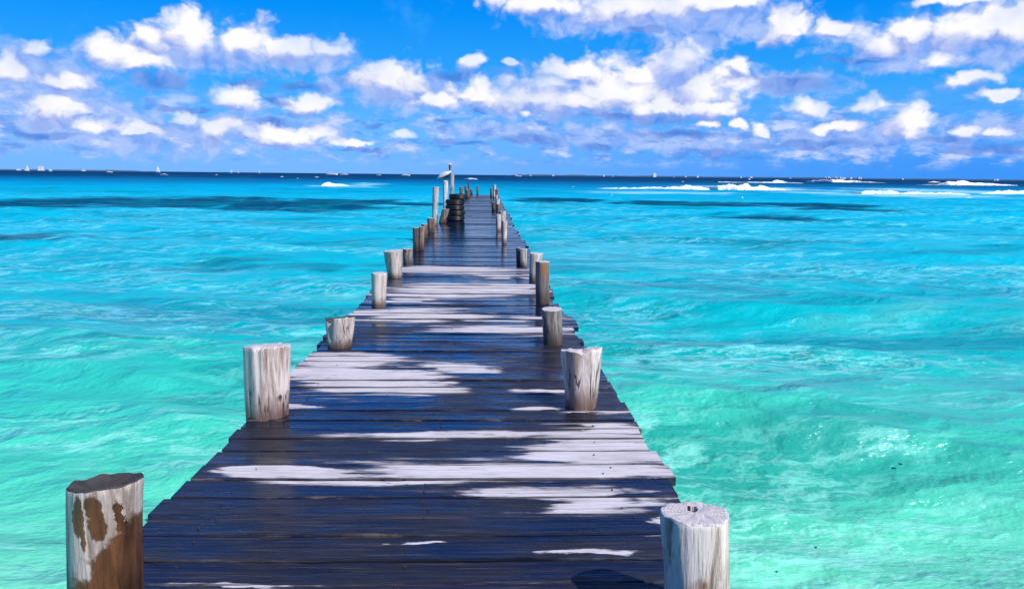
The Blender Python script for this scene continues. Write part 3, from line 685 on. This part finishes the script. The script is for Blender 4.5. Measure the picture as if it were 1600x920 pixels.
P_('pale post with a straight top in the middle of the far right row', 778, 331, 778, 311, 6, 7, 'white', 34)
P_('small white block topped post in the far right row', 776, 322, 776, 305, 4, 4.5, 'white', 35)
P_('reddish brown post behind the white ones of the far right row', 776.5, 314, 776.5, 296, 5, 5.5, 'brown', 36)
P_('white tipped post standing highest at the far right end', 772.5, 309, 772.5, 288.5, 4.5, 5, 'white', 37)
P_('dark stub in the gap behind the narrow white post on the right', 781, 352, 781, 338, 5, 6, 'dark', 39)
P_('dark stake between the pale posts of the far right row', 780.5, 326, 781, 312, 3, 3.5, 'dark', 40)
P_('dark post on the inner side at the far right end', 767.5, 307, 767.5, 294, 3.5, 4, 'dark', 38)

# ------------------------------------------------------------------ tyres
def tyre_material():
    m, g, b = new_mat('tyre_rubber')
    P = g.node('ShaderNodeTexCoord').outputs['Object']
    n = g.noise(P, 5, 4, 0.6)
    g.put(b.inputs['Base Color'], g.mix(n, (0.005, 0.005, 0.006), (0.016, 0.016, 0.018)))
    g.put(b.inputs['Roughness'], g.step(n, 0.3, 0.7, 0.32, 0.55))
    g.put(b.inputs['Normal'], g.bump(n, 0.3, 0.01))
    return m
def build_tyres():
    mt = tyre_material(); rnd = random.Random(3)
    prof = [(0.19, 0.045), (0.205, 0.02), (0.25, 0.004), (0.285, 0.0), (0.315, 0.015), (0.332, 0.035), (0.337, 0.055), (0.329, 0.058), (0.329, 0.068), (0.338, 0.071), (0.339, 0.094),
            (0.331, 0.097), (0.331, 0.107), (0.339, 0.110), (0.338, 0.133), (0.329, 0.136), (0.329, 0.146), (0.337, 0.149), (0.332, 0.167), (0.315, 0.186), (0.285, 0.2), (0.25, 0.196), (0.205, 0.18), (0.19, 0.155), (0.2, 0.12), (0.3, 0.1), (0.2, 0.08)]
    N = 72; rings = []
    for i in range(N):
        a = 2 * math.pi * i / N; ring = []
        for k, (r, z) in enumerate(prof):
            rr = r - (0.007 if (i % 2 and r > 0.326 and 0.03 < z < 0.17) else 0)
            ring.append((rr * math.cos(a), rr * math.sin(a), z))
        rings.append(ring)
    V, Fs = loft(rings + [rings[0]], cap=False)
    n = len(prof); V = V[:N * n]; Fs = [tuple(k % (N * n) for k in f) for f in Fs]
    Fs = [tuple(reversed(f)) for f in Fs]
    me = mesh('car_tyre', V, Fs)
    c = ground(711, 346); c.y += 0.34
    sc = 30 * c.y / FPX / 0.678
    names = ['bottom black tyre of the stack on the pier', 'second black tyre from the bottom of the stack', 'middle black tyre of the stack of five', 'second black tyre from the top of the stack', 'topmost black tyre of the stack, pushed back a little']
    proto = None; zz = 0.003
    for i, nm in enumerate(names):
        if proto is None: proto = o = link('car_tyre', me, mt)
        else: o = proto.copy(); col.objects.link(o)
        dx = rnd.uniform(-0.02, 0.02) + (0.09 if i == 4 else 0); 
        o.location = (c.x + dx, c.y + rnd.uniform(-0.02, 0.02) + (0.08 if i == 4 else 0), zz); o.rotation_euler = (0, 0, rnd.uniform(0, 6))
        o.scale = (sc, sc, 0.93); zz += 0.2 * 0.93
        tag(o, nm, 'tyre', 'stacked tyres')
build_tyres()

# ------------------------------------------------------------------ pelican
def build_pelican():
    post, h, rt, lx = PEL
    base = post.location + Vector((lx, 0, h))
    m, g, b = new_mat('pelican_plumage')
    P = g.node('ShaderNodeTexCoord').outputs['Object']; x, y, z = g.xyz(P)
    n = g.noise(g.v('MULTIPLY', P, (14, 30, 40)), 1.0, 4, 0.6)
    back = g.step(g.m('ADD', g.m('SUBTRACT', z, g.m('MULTIPLY', x, 0.62)), g.m('MULTIPLY', g.m('SUBTRACT', n, 0.5), 0.05)), 0.155, 0.20)
    body = g.mix(back, g.mix(n, (0.05, 0.035, 0.03), (0.12, 0.09, 0.075)), g.mix(n, (0.50, 0.46, 0.44), (0.82, 0.80, 0.80)))
    neck = g.mix(g.step(x, 0.195, 0.215), (0.05, 0.032, 0.025), (0.40, 0.36, 0.32))
    c = g.mix(g.step(z, 0.37, 0.40), body, neck)
    c = g.mix(g.step(z, 0.60, 0.63), c, (0.80, 0.76, 0.66))
    g.put(b.inputs['Base Color'], c); g.put(b.inputs['Roughness'], 0.8)
    bill_m = simple_mat('pelican_bill', (0.38, 0.34, 0.30), 0.5); leg_m = simple_mat('pelican_leg', (0.08, 0.07, 0.065), 0.6)
    eye_m = simple_mat('pelican_eye', (0.01, 0.01, 0.01), 0.2)
    # spine: tail tip, body, breast, S-shaped neck, head, long bill laid down along the neck  (x, z, half width y, half height)
    sp = [(-0.36, 0.02, 0.030, 0.006), (-0.29, 0.06, 0.055, 0.022), (-0.20, 0.115, 0.085, 0.055), (-0.10, 0.165, 0.115, 0.090), (0.0, 0.215, 0.130, 0.110), (0.09, 0.255, 0.120, 0.105),
          (0.155, 0.300, 0.085, 0.085), (0.185, 0.355, 0.054, 0.060), (0.188, 0.42, 0.044, 0.046), (0.178, 0.49, 0.040, 0.042), (0.172, 0.56, 0.040, 0.042), (0.176, 0.615, 0.040, 0.042), (0.195, 0.645, 0.042, 0.042),
          (0.232, 0.635, 0.034, 0.030), (0.250, 0.600, 0.026, 0.022), (0.248, 0.52, 0.024, 0.030), (0.244, 0.43, 0.022, 0.032), (0.246, 0.35, 0.012, 0.012), (0.247, 0.335, 0.006, 0.006)]
    N = 16; rings = []
    for j, (x_, z_, wy, wh) in enumerate(sp):
        a = sp[max(0, j - 1)]; c_ = sp[min(len(sp) - 1, j + 1)]
        tx, tz = c_[0] - a[0], c_[1] - a[1]; L = math.hypot(tx, tz); nx, nz = -tz / L, tx / L
        rings.append([(x_ + nx * wh * math.sin(2 * math.pi * i / N), wy * math.cos(2 * math.pi * i / N), z_ + nz * wh * math.sin(2 * math.pi * i / N)) for i in range(N)])
    V, Fs = loft(rings); mi = [1 if (k // N) >= 13 else 0 for k in range(len(Fs))]
    mi[-2] = 0; mi[-1] = 1
    def add(v, f, k):
        b0 = len(V); V.extend(v); Fs.extend([tuple(b0 + q for q in ff) for ff in f]); mi.extend([k] * len(f))
    for s in (-1, 1):
        # folded wing
        wr = []
        for (x_, z_, yy, hh) in [(0.12, 0.27, 0.10, 0.04), (0.05, 0.25, 0.128, 0.085), (-0.08, 0.195, 0.122, 0.085), (-0.22, 0.125, 0.088, 0.05), (-0.34, 0.055, 0.04, 0.015)]:
            wr.append([(x_ - 0.4 * hh * math.sin(2 * math.pi * i / 10), s * (yy + 0.018 * math.cos(2 * math.pi * i / 10)), z_ + 0.02 + hh * math.sin(2 * math.pi * i / 10)) for i in range(10)])
        add(*loft(wr), 0)
        # leg and webbed foot
        lr = [[(0.0 + q[0] + r * math.cos(a), s * 0.045 + r * math.sin(a), q[1]) for a in [2 * math.pi * i / 8 for i in range(8)]] for q, r in [((0.02, 0.13), 0.022), ((0.0, 0.06), 0.013), ((0.015, 0.012), 0.013)]]
        add(*loft(lr), 2)
        f0 = [(0.0, s * 0.045 - 0.012, 0.003), (0.0, s * 0.045 + 0.012, 0.003), (0.085, s * 0.045 + 0.05, 0.003), (0.1, s * 0.045, 0.003), (0.085, s * 0.045 - 0.05, 0.003)]
        f1 = [(p[0] * 0.95, p[1], 0.014) for p in f0]
        add(*loft([f0, f1]), 2)
        er = [[(0.2 + 0.009 * math.sin(t) * math.cos(a), s * (0.036 + 0.009 * math.cos(t)), 0.655 + 0.009 * math.sin(t) * math.sin(a)) for a in [2 * math.pi * i / 8 for i in range(8)]] for t in (0.2, 0.9, 1.57, 2.2)]
        add(*loft(er), 3)
    me = mesh('pelican', V, Fs, mi)
    o = link('pelican', me, [m, bill_m, leg_m, eye_m], loc=base + Vector((0.0, 0, 0.0)))
    tag(o, 'brown pelican with pale back and upright dark neck perched on a tall post', 'pelican')
build_pelican()

# ------------------------------------------------------------------ breaking waves
def foam_material():
    m, g, b = new_mat('sea_foam')
    P = g.node('ShaderNodeNewGeometry').outputs['Position']
    body = g.node('ShaderNodeAttribute', attribute_name='thickness').outputs['Fac']
    n = g.noise(g.v('MULTIPLY', P, (0.5, 0.5, 1.6)), 1.3, 6, 0.72)
    c = g.mix(g.step(n, 0.34, 0.5), (0.45, 0.72, 0.84), (0.90, 0.92, 0.94))
    g.put(b.inputs['Base Color'], c); g.put(b.inputs['Roughness'], 0.95); g.put(b.inputs['Specular IOR Level'], 0.1)
    g.put(b.inputs['Alpha'], g.step(g.m('ADD', n, g.m('MULTIPLY', body, 0.75)), 0.56, 0.86))   # foam breaks up into gaps where it thins out
    return m
FOAM = foam_material()
def wave_face_material():
    m, g, b = new_mat('wave_face')
    P = g.node('ShaderNodeNewGeometry').outputs['Position']
    n = g.noise(g.v('MULTIPLY', P, (0.4, 1, 1)), 0.5, 5, 0.6)
    g.put(b.inputs['Base Color'], g.mix(n, (0.0, 0.36, 0.62), (0.05, 0.55, 0.75))); g.put(b.inputs['Roughness'], 0.2); g.put(b.inputs['IOR'], 1.33)
    g.put(b.inputs['Normal'], g.bump(n, 0.6, 0.3))
    return m
def breaker(label, pts, hpx, seed, run=1.0, group='white breaking waves before the horizon'):
    """pts: photo points along the foot of the white water; hpx: its height in photo pixels at each of them"""
    yc = sorted(p[1] - 0.0105 * (p[0] - pts[0][0]) for p in pts)[len(pts) // 2]
    W = [ground(px, yc + 0.0105 * (px - pts[0][0]) + 0.12 * (py - yc - 0.0105 * (px - pts[0][0])), SEA) for px, py in pts]
    Hs = [h * w.y / FPX for h, w in zip(hpx, W)]
    n = max(24, int((pts[-1][0] - pts[0][0]) * 1.6)); K = 16
    rows = []; thick = []; hmax = max(Hs)
    t = np.linspace(0, len(W) - 1, n)
    for u in t:
        i = min(int(u), len(W) - 2); f = u - i
        c = W[i].lerp(W[i + 1], f); h = Hs[i] * (1 - f) + Hs[i + 1] * f
        s = c.y / 200
        nn = mnoise.fractal((c.x * 0.35 / s, seed * 7.1, 0), 1.0, 2.0, 5)
        h *= 0.85 * max(0.7, 1 + 0.3 * nn)
        row = []
        for k in range(K):
            a = k / (K - 1)
            # profile: toe in front, steep broken face, rounded crest, back sloping down behind
            yy = (-0.9 + 2.9 * a) * max(h, 0.25) * run
            zz = h * (math.sin(math.pi * min(1, a / 0.42) / 2) ** 1.1 if a < 0.42 else math.cos((a - 0.42) / 0.58 * math.pi / 2) ** 1.2)
            q = mnoise.fractal((c.x * 0.5 / s, yy * 0.8 / s, seed * 3.3 + zz), 1.0, 2.0, 4)
            zz = zz * (1 + 0.35 * q); yy += 0.4 * h * q + 0.5 * s * nn
            thick.append(min(1, 1.3 * math.sin(math.pi * a) ** 0.7) * min(1, 0.15 + h / hmax * 1.3))
            row.append((c.x, c.y + yy, SEA - 0.12 + zz + (0.0 if 0 < k < K - 1 else -0.3)))
        rows.append(row)
    me = grid_mesh('breaking_wave', np.array(rows).transpose(1, 0, 2)[:, ::1])
    ta = me.attributes.new('thickness', 'FLOAT', 'POINT'); ta.data.foreach_set('value', np.array(thick).reshape(n, K).T.reshape(-1))
    o = link('breaking_wave', me, FOAM); tag(o, label, 'wave', group)
    return o
breaker('long low white breaker in the first line right of the pier', [(914, 293), (960, 295), (1010, 296), (1050, 299), (1090, 299), (1108, 296)], [1, 3, 4.5, 6.5, 8, 4], 1)
breaker('high white breaker at the right end of the long low one', [(1104, 294), (1120, 297), (1150, 299), (1185, 299), (1215, 298), (1245, 298)], [3, 11, 12, 9, 5, 1], 2)
breaker('thin white wave line just beyond the high breaker', [(1122, 285), (1160, 286), (1205, 286), (1228, 286), (1255, 287)], [1.5, 1.2, 2.2, 2, 1], 3)
breaker('small white crest bump rising on the thin wave line', [(1206, 284.4), (1214, 284.6), (1222, 284.6), (1230, 284.8)], [1, 4, 3, 1], 9)
breaker('white crest near the horizon below the distant houses', [(1260, 283), (1280, 284), (1300, 285), (1330, 285), (1360, 286), (1385, 287)], [1, 5, 5.5, 3.5, 2, 0.7], 4)
breaker('long thick white breaker in the first line toward the right edge', [(1322, 297), (1345, 301), (1390, 303), (1440, 305), (1490, 306.5), (1528, 306)], [1, 6, 8, 7, 6.5, 2], 5)
breaker('far white breaker near the horizon at the right edge of view', [(1432, 289), (1466, 289.5), (1480, 290), (1520, 290), (1555, 289.5), (1590, 288)], [0.7, 1.5, 8, 6, 4, 1.5], 6)
breaker('pale spent wave running off the right edge of view', [(1525, 307), (1560, 303), (1590, 303), (1650, 304)], [1.5, 6, 7, 6], 7)
breaker('single white breaker alone on the left side of the pier', [(503, 292.5), (512, 292.5), (525, 291.5), (540, 289), (555, 287.5)], [5, 8.5, 6.5, 3.5, 0.6], 8)
breaker('small whitecap just right of the tall post by the pier end', [(724, 279.2), (732, 280), (742, 280.6), (748, 280.6)], [1.0, 2.6, 2.2, 0.6], 10)
breaker('small whitecap under the sailing boat left of the pier', [(250, 272.2), (256, 273.4), (263, 274.6)], [1.2, 2, 0.8], 11)
breaker('short white ripple in front of the long thick right breaker', [(1503, 309), (1516, 309.5), (1536, 308)], [1, 2.5, 1], 12)
breaker('faint white ripple in front of the long low breaker', [(985, 305), (1000, 305.6), (1020, 305.5)], [0.4, 1.6, 0.4], 13)
breaker('tiny whitecap left of the long low breaker', [(889, 292), (896, 292.4), (903, 292.4)], [0.6, 1.8, 0.6], 14)
for i, (px, py, w, h) in enumerate([(1066, 284, 6, 2), (1170, 280.6, 5, 2), (1460, 285, 20, 2), (440, 276.5, 5, 1.4), (338, 273.5, 4, 1.3), (495, 277, 8, 1.6), (1550, 287.6, 10, 2), (815, 282, 7, 1.2), (80, 268, 4, 1.4), (465, 279, 4, 1.4)]):
    breaker('tiny white fleck of a breaking crest on the dark far water', [(px - w / 2, py), (px, py + 0.2), (px + w / 2, py)], [0.4, h, 0.4], 20 + i, group='tiny whitecaps on the dark far water')

# ------------------------------------------------------------------ boats
white_m = simple_mat('white_gelcoat', (0.82, 0.82, 0.82), 0.35, 0.04)
sail_m = simple_mat('sail_cloth', (0.88, 0.88, 0.86), 0.8, 0.04)
mast_m = simple_mat('mast_metal', (0.6, 0.6, 0.6), 0.4)
glass_m = simple_mat('dark_window', (0.02, 0.03, 0.04), 0.15)
def hull_mesh(L, B, H):
    rings = []
    for (t, w, s) in [(-0.5, 0.7, 0.0), (-0.3, 0.95, 0.0), (0.0, 1.0, 0.02), (0.25, 0.8, 0.08), (0.42, 0.36, 0.18), (0.52, 0.02, 0.28)]:
        b = B / 2 * w; top = H * (1 + s)
        rings.append([(t * L, -b, top), (t * L, -b * 0.86, H * 0.3), (t * L, -b * 0.3, -H * 0.4), (t * L, b * 0.3, -H * 0.4), (t * L, b * 0.86, H * 0.3), (t * L, b, top)])
    v, f = loft(rings); return mesh('hull', v, f)
def prism(name, pts, y0, y1):
    n = len(pts); v = [(p[0], y0, p[1]) for p in pts] + [(p[0], y1, p[1]) for p in pts]
    f = [tuple(range(n)), tuple(range(2 * n - 1, n - 1, -1))] + [(i, i + n, (i + 1) % n + n, (i + 1) % n) for i in range(n)]
    me = mesh(name, v, f); bm = bmesh.new(); bm.from_mesh(me); bmesh.ops.recalc_face_normals(bm, faces=bm.faces); bm.to_mesh(me); bm.free(); return me
def sailboat(label, px, py, hpx, flip=1, jib=True, wide=1.0):
    c = ground(px, py, SEA)
    if c.y > 2600 or c.y < 0: c = at_y(px, py, 2400); c.z = SEA
    Ht = hpx * c.y / FPX
    r = empty('sailing_boat', c); tag(r, label, 'sailing boat', 'sailing boats on the horizon')
    r.scale = (flip, 1, 1)
    L = Ht * 0.62 * wide
    link('hull', hull_mesh(L, L * 0.3, L * 0.12), white_m, r, smooth=False)
    link('mast', prism('mast', [(0.02 * L, 0), (0.04 * L, 0), (0.035 * L, Ht), (0.025 * L, Ht)], -0.1, 0.1), mast_m, r, smooth=False)
    def sail(pts, bulge):
        # bellied sheet of cloth with real thickness
        n = 8; vs_ = []
        for side in (0, 1):
            for j in range(n + 1):
                t = j / n
                for i in range(n + 1):
                    s = i / n
                    a = Vector(pts[0]).lerp(Vector(pts[1]), t); b_ = Vector(pts[2]).lerp(Vector(pts[3]), t)
                    p = a.lerp(b_, s)
                    vs_.append((p.x, bulge * math.sin(math.pi * s) * math.sin(math.pi * min(1, t + 0.15)) + side * 0.05, p.y))
        m_ = (n + 1) ** 2; fs = []
        for j in range(n):
            for i in range(n):
                k = j * (n + 1) + i
                fs.append((k, k + 1, k + n + 2, k + n + 1)); fs.append((m_ + k, m_ + k + n + 1, m_ + k + n + 2, m_ + k + 1))
        return mesh('mainsail', vs_, fs)
    link('mainsail', sail([(0.01 * L, Ht * 0.16), (0.02 * L, Ht * 0.98), (-0.48 * L, Ht * 0.17), (-0.01 * L, Ht * 0.985)], -0.06 * L), sail_m, r)
    if jib: link('jib', sail([(0.06 * L, Ht * 0.14), (0.045 * L, Ht * 0.86), (0.47 * L, Ht * 0.14), (0.06 * L, Ht * 0.87)], -0.05 * L), sail_m, r)
    return r
sailboat('white sailing boat farthest left on the horizon', 43, 266.6, 9)
sailboat('largest white sailing boat, with full sail, between the left edge and the pier', 247, 269.2, 10, 1, True, 1.0)
sailboat('small white sailing boat, left one of two close together on the horizon', 361, 270.2, 6, -1, False)
sailboat('slim white sail, right one of two close together on the horizon', 372.5, 270.3, 5, 1, False, 0.7)
sailboat('lone slim white sail between the pair of sails and the low motor boats', 405.5, 270.8, 6, 1, False, 0.7)
def motorboat(label, px, py, lpx, flip=1):
    c = ground(px, py, SEA)
    if c.y > 2000 or c.y < 0: c = at_y(px, py, 1500); c.z = SEA
    L = lpx * c.y / FPX
    r = empty('motor_boat', c); r.scale = (flip, 1, 1); tag(r, label, 'boat', 'white boats on the horizon')
    h = L * 0.1
    link('hull', hull_mesh(L, L * 0.26, h), white_m, r, smooth=False)
    link('cabin', prism('cabin', [(-0.3 * L, h * 1.005), (0.22 * L, h * 1.005), (0.12 * L, h * 1.9), (-0.28 * L, h * 1.9)], -0.09 * L, 0.09 * L), white_m, r, smooth=False)
    link('window_band', prism('window_band', [(-0.26 * L, h * 1.3), (0.172 * L, h * 1.3), (0.14 * L, h * 1.65), (-0.26 * L, h * 1.65)], -0.094 * L, 0.094 * L), glass_m, r, smooth=False)
    link('roof_deck', prism('roof_deck', [(-0.34 * L, h * 2.3), (0.06 * L, h * 2.3), (0.06 * L, h * 2.42), (-0.34 * L, h * 2.42)], -0.08 * L, 0.08 * L), white_m, r, smooth=False)
    for sx in (-0.32, 0.03):
        link('roof_support', prism('roof_support', [(sx * L, h * 1.9), (sx * L + 0.01 * L, h * 1.9), (sx * L + 0.01 * L, h * 2.3), (sx * L, h * 2.3)], -0.01 * L, 0.01 * L), mast_m, r, smooth=False)
motorboat('white boat with a dark raised roof, left one of two near the lone breaker', 519, 273.3, 17)
motorboat('low white boat, right one of two near the lone breaker', 538, 273.5, 12, -1)
motorboat('small white boat on the horizon just left of the pelican', 634, 274.6, 13)
motorboat('white boat on the horizon just right of the pier end', 810, 275.8, 9)
motorboat('small white boat at the horizon, between the pair of boats and the pelican', 592, 274.2, 7, -1)
motorboat('low white boat at the horizon below the hazy headland at the left', 171, 267.8, 9)

# ------------------------------------------------------------------ distant shore and its buildings
DS = 5200.0
def shore(name, px0, px1, hpx, seed, c):
    a = at_y(px0, 270, DS); b = at_y(px1, 270, DS)
    n = int(px1 - px0); rows = []
    for i in range(n + 1):
        x = a.x + (b.x - a.x) * i / n
        env = min(1, i / 20, (n - i) / 20)
        h = hpx * DS / FPX * env * (0.6 + 0.7 * abs(mnoise.fractal((x * 0.004, seed, 0), 1, 2, 5)))
        rows.append([(x, DS + d, SEA + (-1 if k in (0, 4) else h * (0.5, 1, 0.9)[k - 1])) for k, d in enumerate((-60, 0, 150, 300, 420))])
    me = grid_mesh(name, np.array(rows).transpose(1, 0, 2))
    tag(link(name, me, simple_mat('shore_scrub', c, 0.95, 0.3, 0.02)), kind='structure')
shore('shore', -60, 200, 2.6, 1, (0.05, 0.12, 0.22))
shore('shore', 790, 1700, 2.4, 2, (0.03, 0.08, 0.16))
bw = simple_mat('white_render', (0.74, 0.75, 0.78), 0.8, 0.06, 0.2)
def building(label, px, wpx, hpx, base_y, group, twin=False, cat='building'):
    hz = 265.5 + 0.0105 * px
    c = at_y(px, hz + 0.6, DS - 70); c.z = SEA
    s = DS / FPX
    w, h = wpx * s, hpx * s
    r = empty('hotel_building' if hpx > 4 else 'white_building', c); tag(r, label, cat, group)
    def box(x0, x1, y0, y1, z0, z1):
        return mesh('block', [(x0, y0, z0), (x1, y0, z0), (x1, y1, z0), (x0, y1, z0), (x0, y0, z1), (x1, y0, z1), (x1, y1, z1), (x0, y1, z1)],
                    [(3, 2, 1, 0), (4, 5, 6, 7), (0, 1, 5, 4), (1, 2, 6, 5), (2, 3, 7, 6), (3, 0, 4, 7)])
    if twin:
        link('tower', box(-w / 2, -w * 0.06, 0, 20, 0, h), bw, r, smooth=False); link('tower', box(w * 0.06, w / 2, 0, 20, 0, h * 0.97), bw, r, smooth=False)
        link('podium', box(-w * 0.55, w * 0.55, -6, 26, 0, h * 0.2), bw, r, smooth=False)
    else:
        link('block', box(-w / 2, w / 2, 0, 18, 0, h), bw, r, smooth=False)
        link('roof', box(-w * 0.3, w * 0.2, 3, 15, h, h * 1.25), bw, r, smooth=False)
building('pair of joined white tower blocks right of the leftmost sailing boat', 63, 6, 6.5, 266, None, True)
building('white rounded block standing alone on the right horizon', 1023, 5, 5, 276, None)
rnd = random.Random(21)
for i in range(4):
    building('tiny white building on the low shore at the left horizon', rnd.uniform(2, 160), rnd.uniform(2, 6), rnd.uniform(1.0, 1.9), 266, 'tiny white buildings along the left horizon')
for i in range(16):
    building('tiny white building in the cluster on the horizon above the far crest', rnd.uniform(1282, 1345), rnd.uniform(1.5, 3.5), rnd.uniform(1.2, 2.8), 278, 'white buildings clustered on the right horizon')
for i in range(16):
    building('tiny white building on the low shore right of the pier', rnd.choice([rnd.uniform(800, 1010), rnd.uniform(1030, 1275), rnd.uniform(1350, 1590)]), rnd.uniform(1.2, 3.5), rnd.uniform(0.8, 2.2), 278, 'tiny white buildings along the right horizon')
# hazy headland at the left
def headland():
    a = at_y(90, 266, 5600); b = at_y(124, 266, 5600); n = 40; rows = []
    for i in range(n + 1):
        t = i / n; x = a.x + (b.x - a.x) * t
        h = 4.5 * 5600 / FPX * (math.sin(math.pi * t) ** 0.7) * (0.55 + 0.45 * t + 0.1 * mnoise.noise((t * 9, 0, 3)))
        rows.append([(x, 5600 + d, SEA + h * k) for d, k in ((-80, -0.05), (0, 0.8), (120, 1.0), (260, 0.5), (400, -0.05))])
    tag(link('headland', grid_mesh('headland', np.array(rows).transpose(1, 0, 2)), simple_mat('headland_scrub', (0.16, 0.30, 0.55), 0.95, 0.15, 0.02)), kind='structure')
headland()

# ------------------------------------------------------------------ small floating things
buoy_m = simple_mat('buoy_plastic', (0.75, 0.72, 0.62), 0.4)
def buoy(label, px, py):
    c = ground(px, py, SEA); r = empty('mooring_buoy', c); tag(r, label, 'buoy', 'mooring buoys right of the pier')
    rr = 3.2 * c.y / FPX / 2
    rings = [[(rr * math.sin(t) * math.cos(a) , rr * math.sin(t) * math.sin(a), rr * 0.4 - rr * math.cos(t)) for a in [2 * math.pi * i / 16 for i in range(16)]] for t in np.linspace(0.1, 3.0, 10)]
    link('float', mesh('float', *loft(rings)), buoy_m, r)
    rings = [[(q * rr * math.cos(a), q * rr * math.sin(a), z * rr) for a in [2 * math.pi * i / 10 for i in range(10)]] for q, z in ((0.25, 1.35), (0.2, 1.9), (0.3, 1.95), (0.28, 2.15))]
    link('stem', mesh('stem', *loft(rings)), mast_m, r)
buoy('pale mooring buoy below the long low breaker, nearer the pier', 955.5, 307)
buoy('pale mooring buoy below the high breaker', 1159.5, 310)
weed_m = simple_mat('brown_seaweed', (0.035, 0.025, 0.012), 0.5, 0.4, 20)
def seaweed(label, px, py, wpx, seed):
    rnd = random.Random(seed)
    c = ground(px, py, SEA); s = wpx * c.length / FPX / 2
    V, Fs = [], []
    for k in range(9):
        a = rnd.uniform(0, 6.28); L = s * rnd.uniform(0.5, 1.1); rings = []
        bend = rnd.uniform(-1, 1); up = rnd.uniform(0.0, 0.5)
        for t in (0, 0.33, 0.66, 1):
            r = s * (0.16 * (1 - t) + 0.05); aa = a + bend * t
            x, y_, z = L * t * math.cos(aa), L * t * math.sin(aa), 0.06 + s * (0.3 * math.sin(t * 3) + up * t)
            rings.append([(x + r * math.cos(q) * -math.sin(aa), y_ + r * math.cos(q) * math.cos(aa), z + r * math.sin(q)) for q in [2 * math.pi * i / 6 for i in range(6)]])
        v, f = loft(rings); b0 = len(V); V += v; Fs += [tuple(b0 + q for q in ff) for ff in f]
    tag(link('seaweed_clump', mesh('seaweed_clump', V, Fs), weed_m, loc=c), label, 'seaweed', 'scraps of seaweed afloat')
seaweed('scrap of brown seaweed afloat right of the nearest right post', 1274, 868, 8, 1)
seaweed('scrap of dark seaweed afloat farther right of the nearest right post', 1406, 735, 8, 2)
seaweed('small scrap of seaweed afloat right of the straight grey post', 1018, 506, 4, 3)
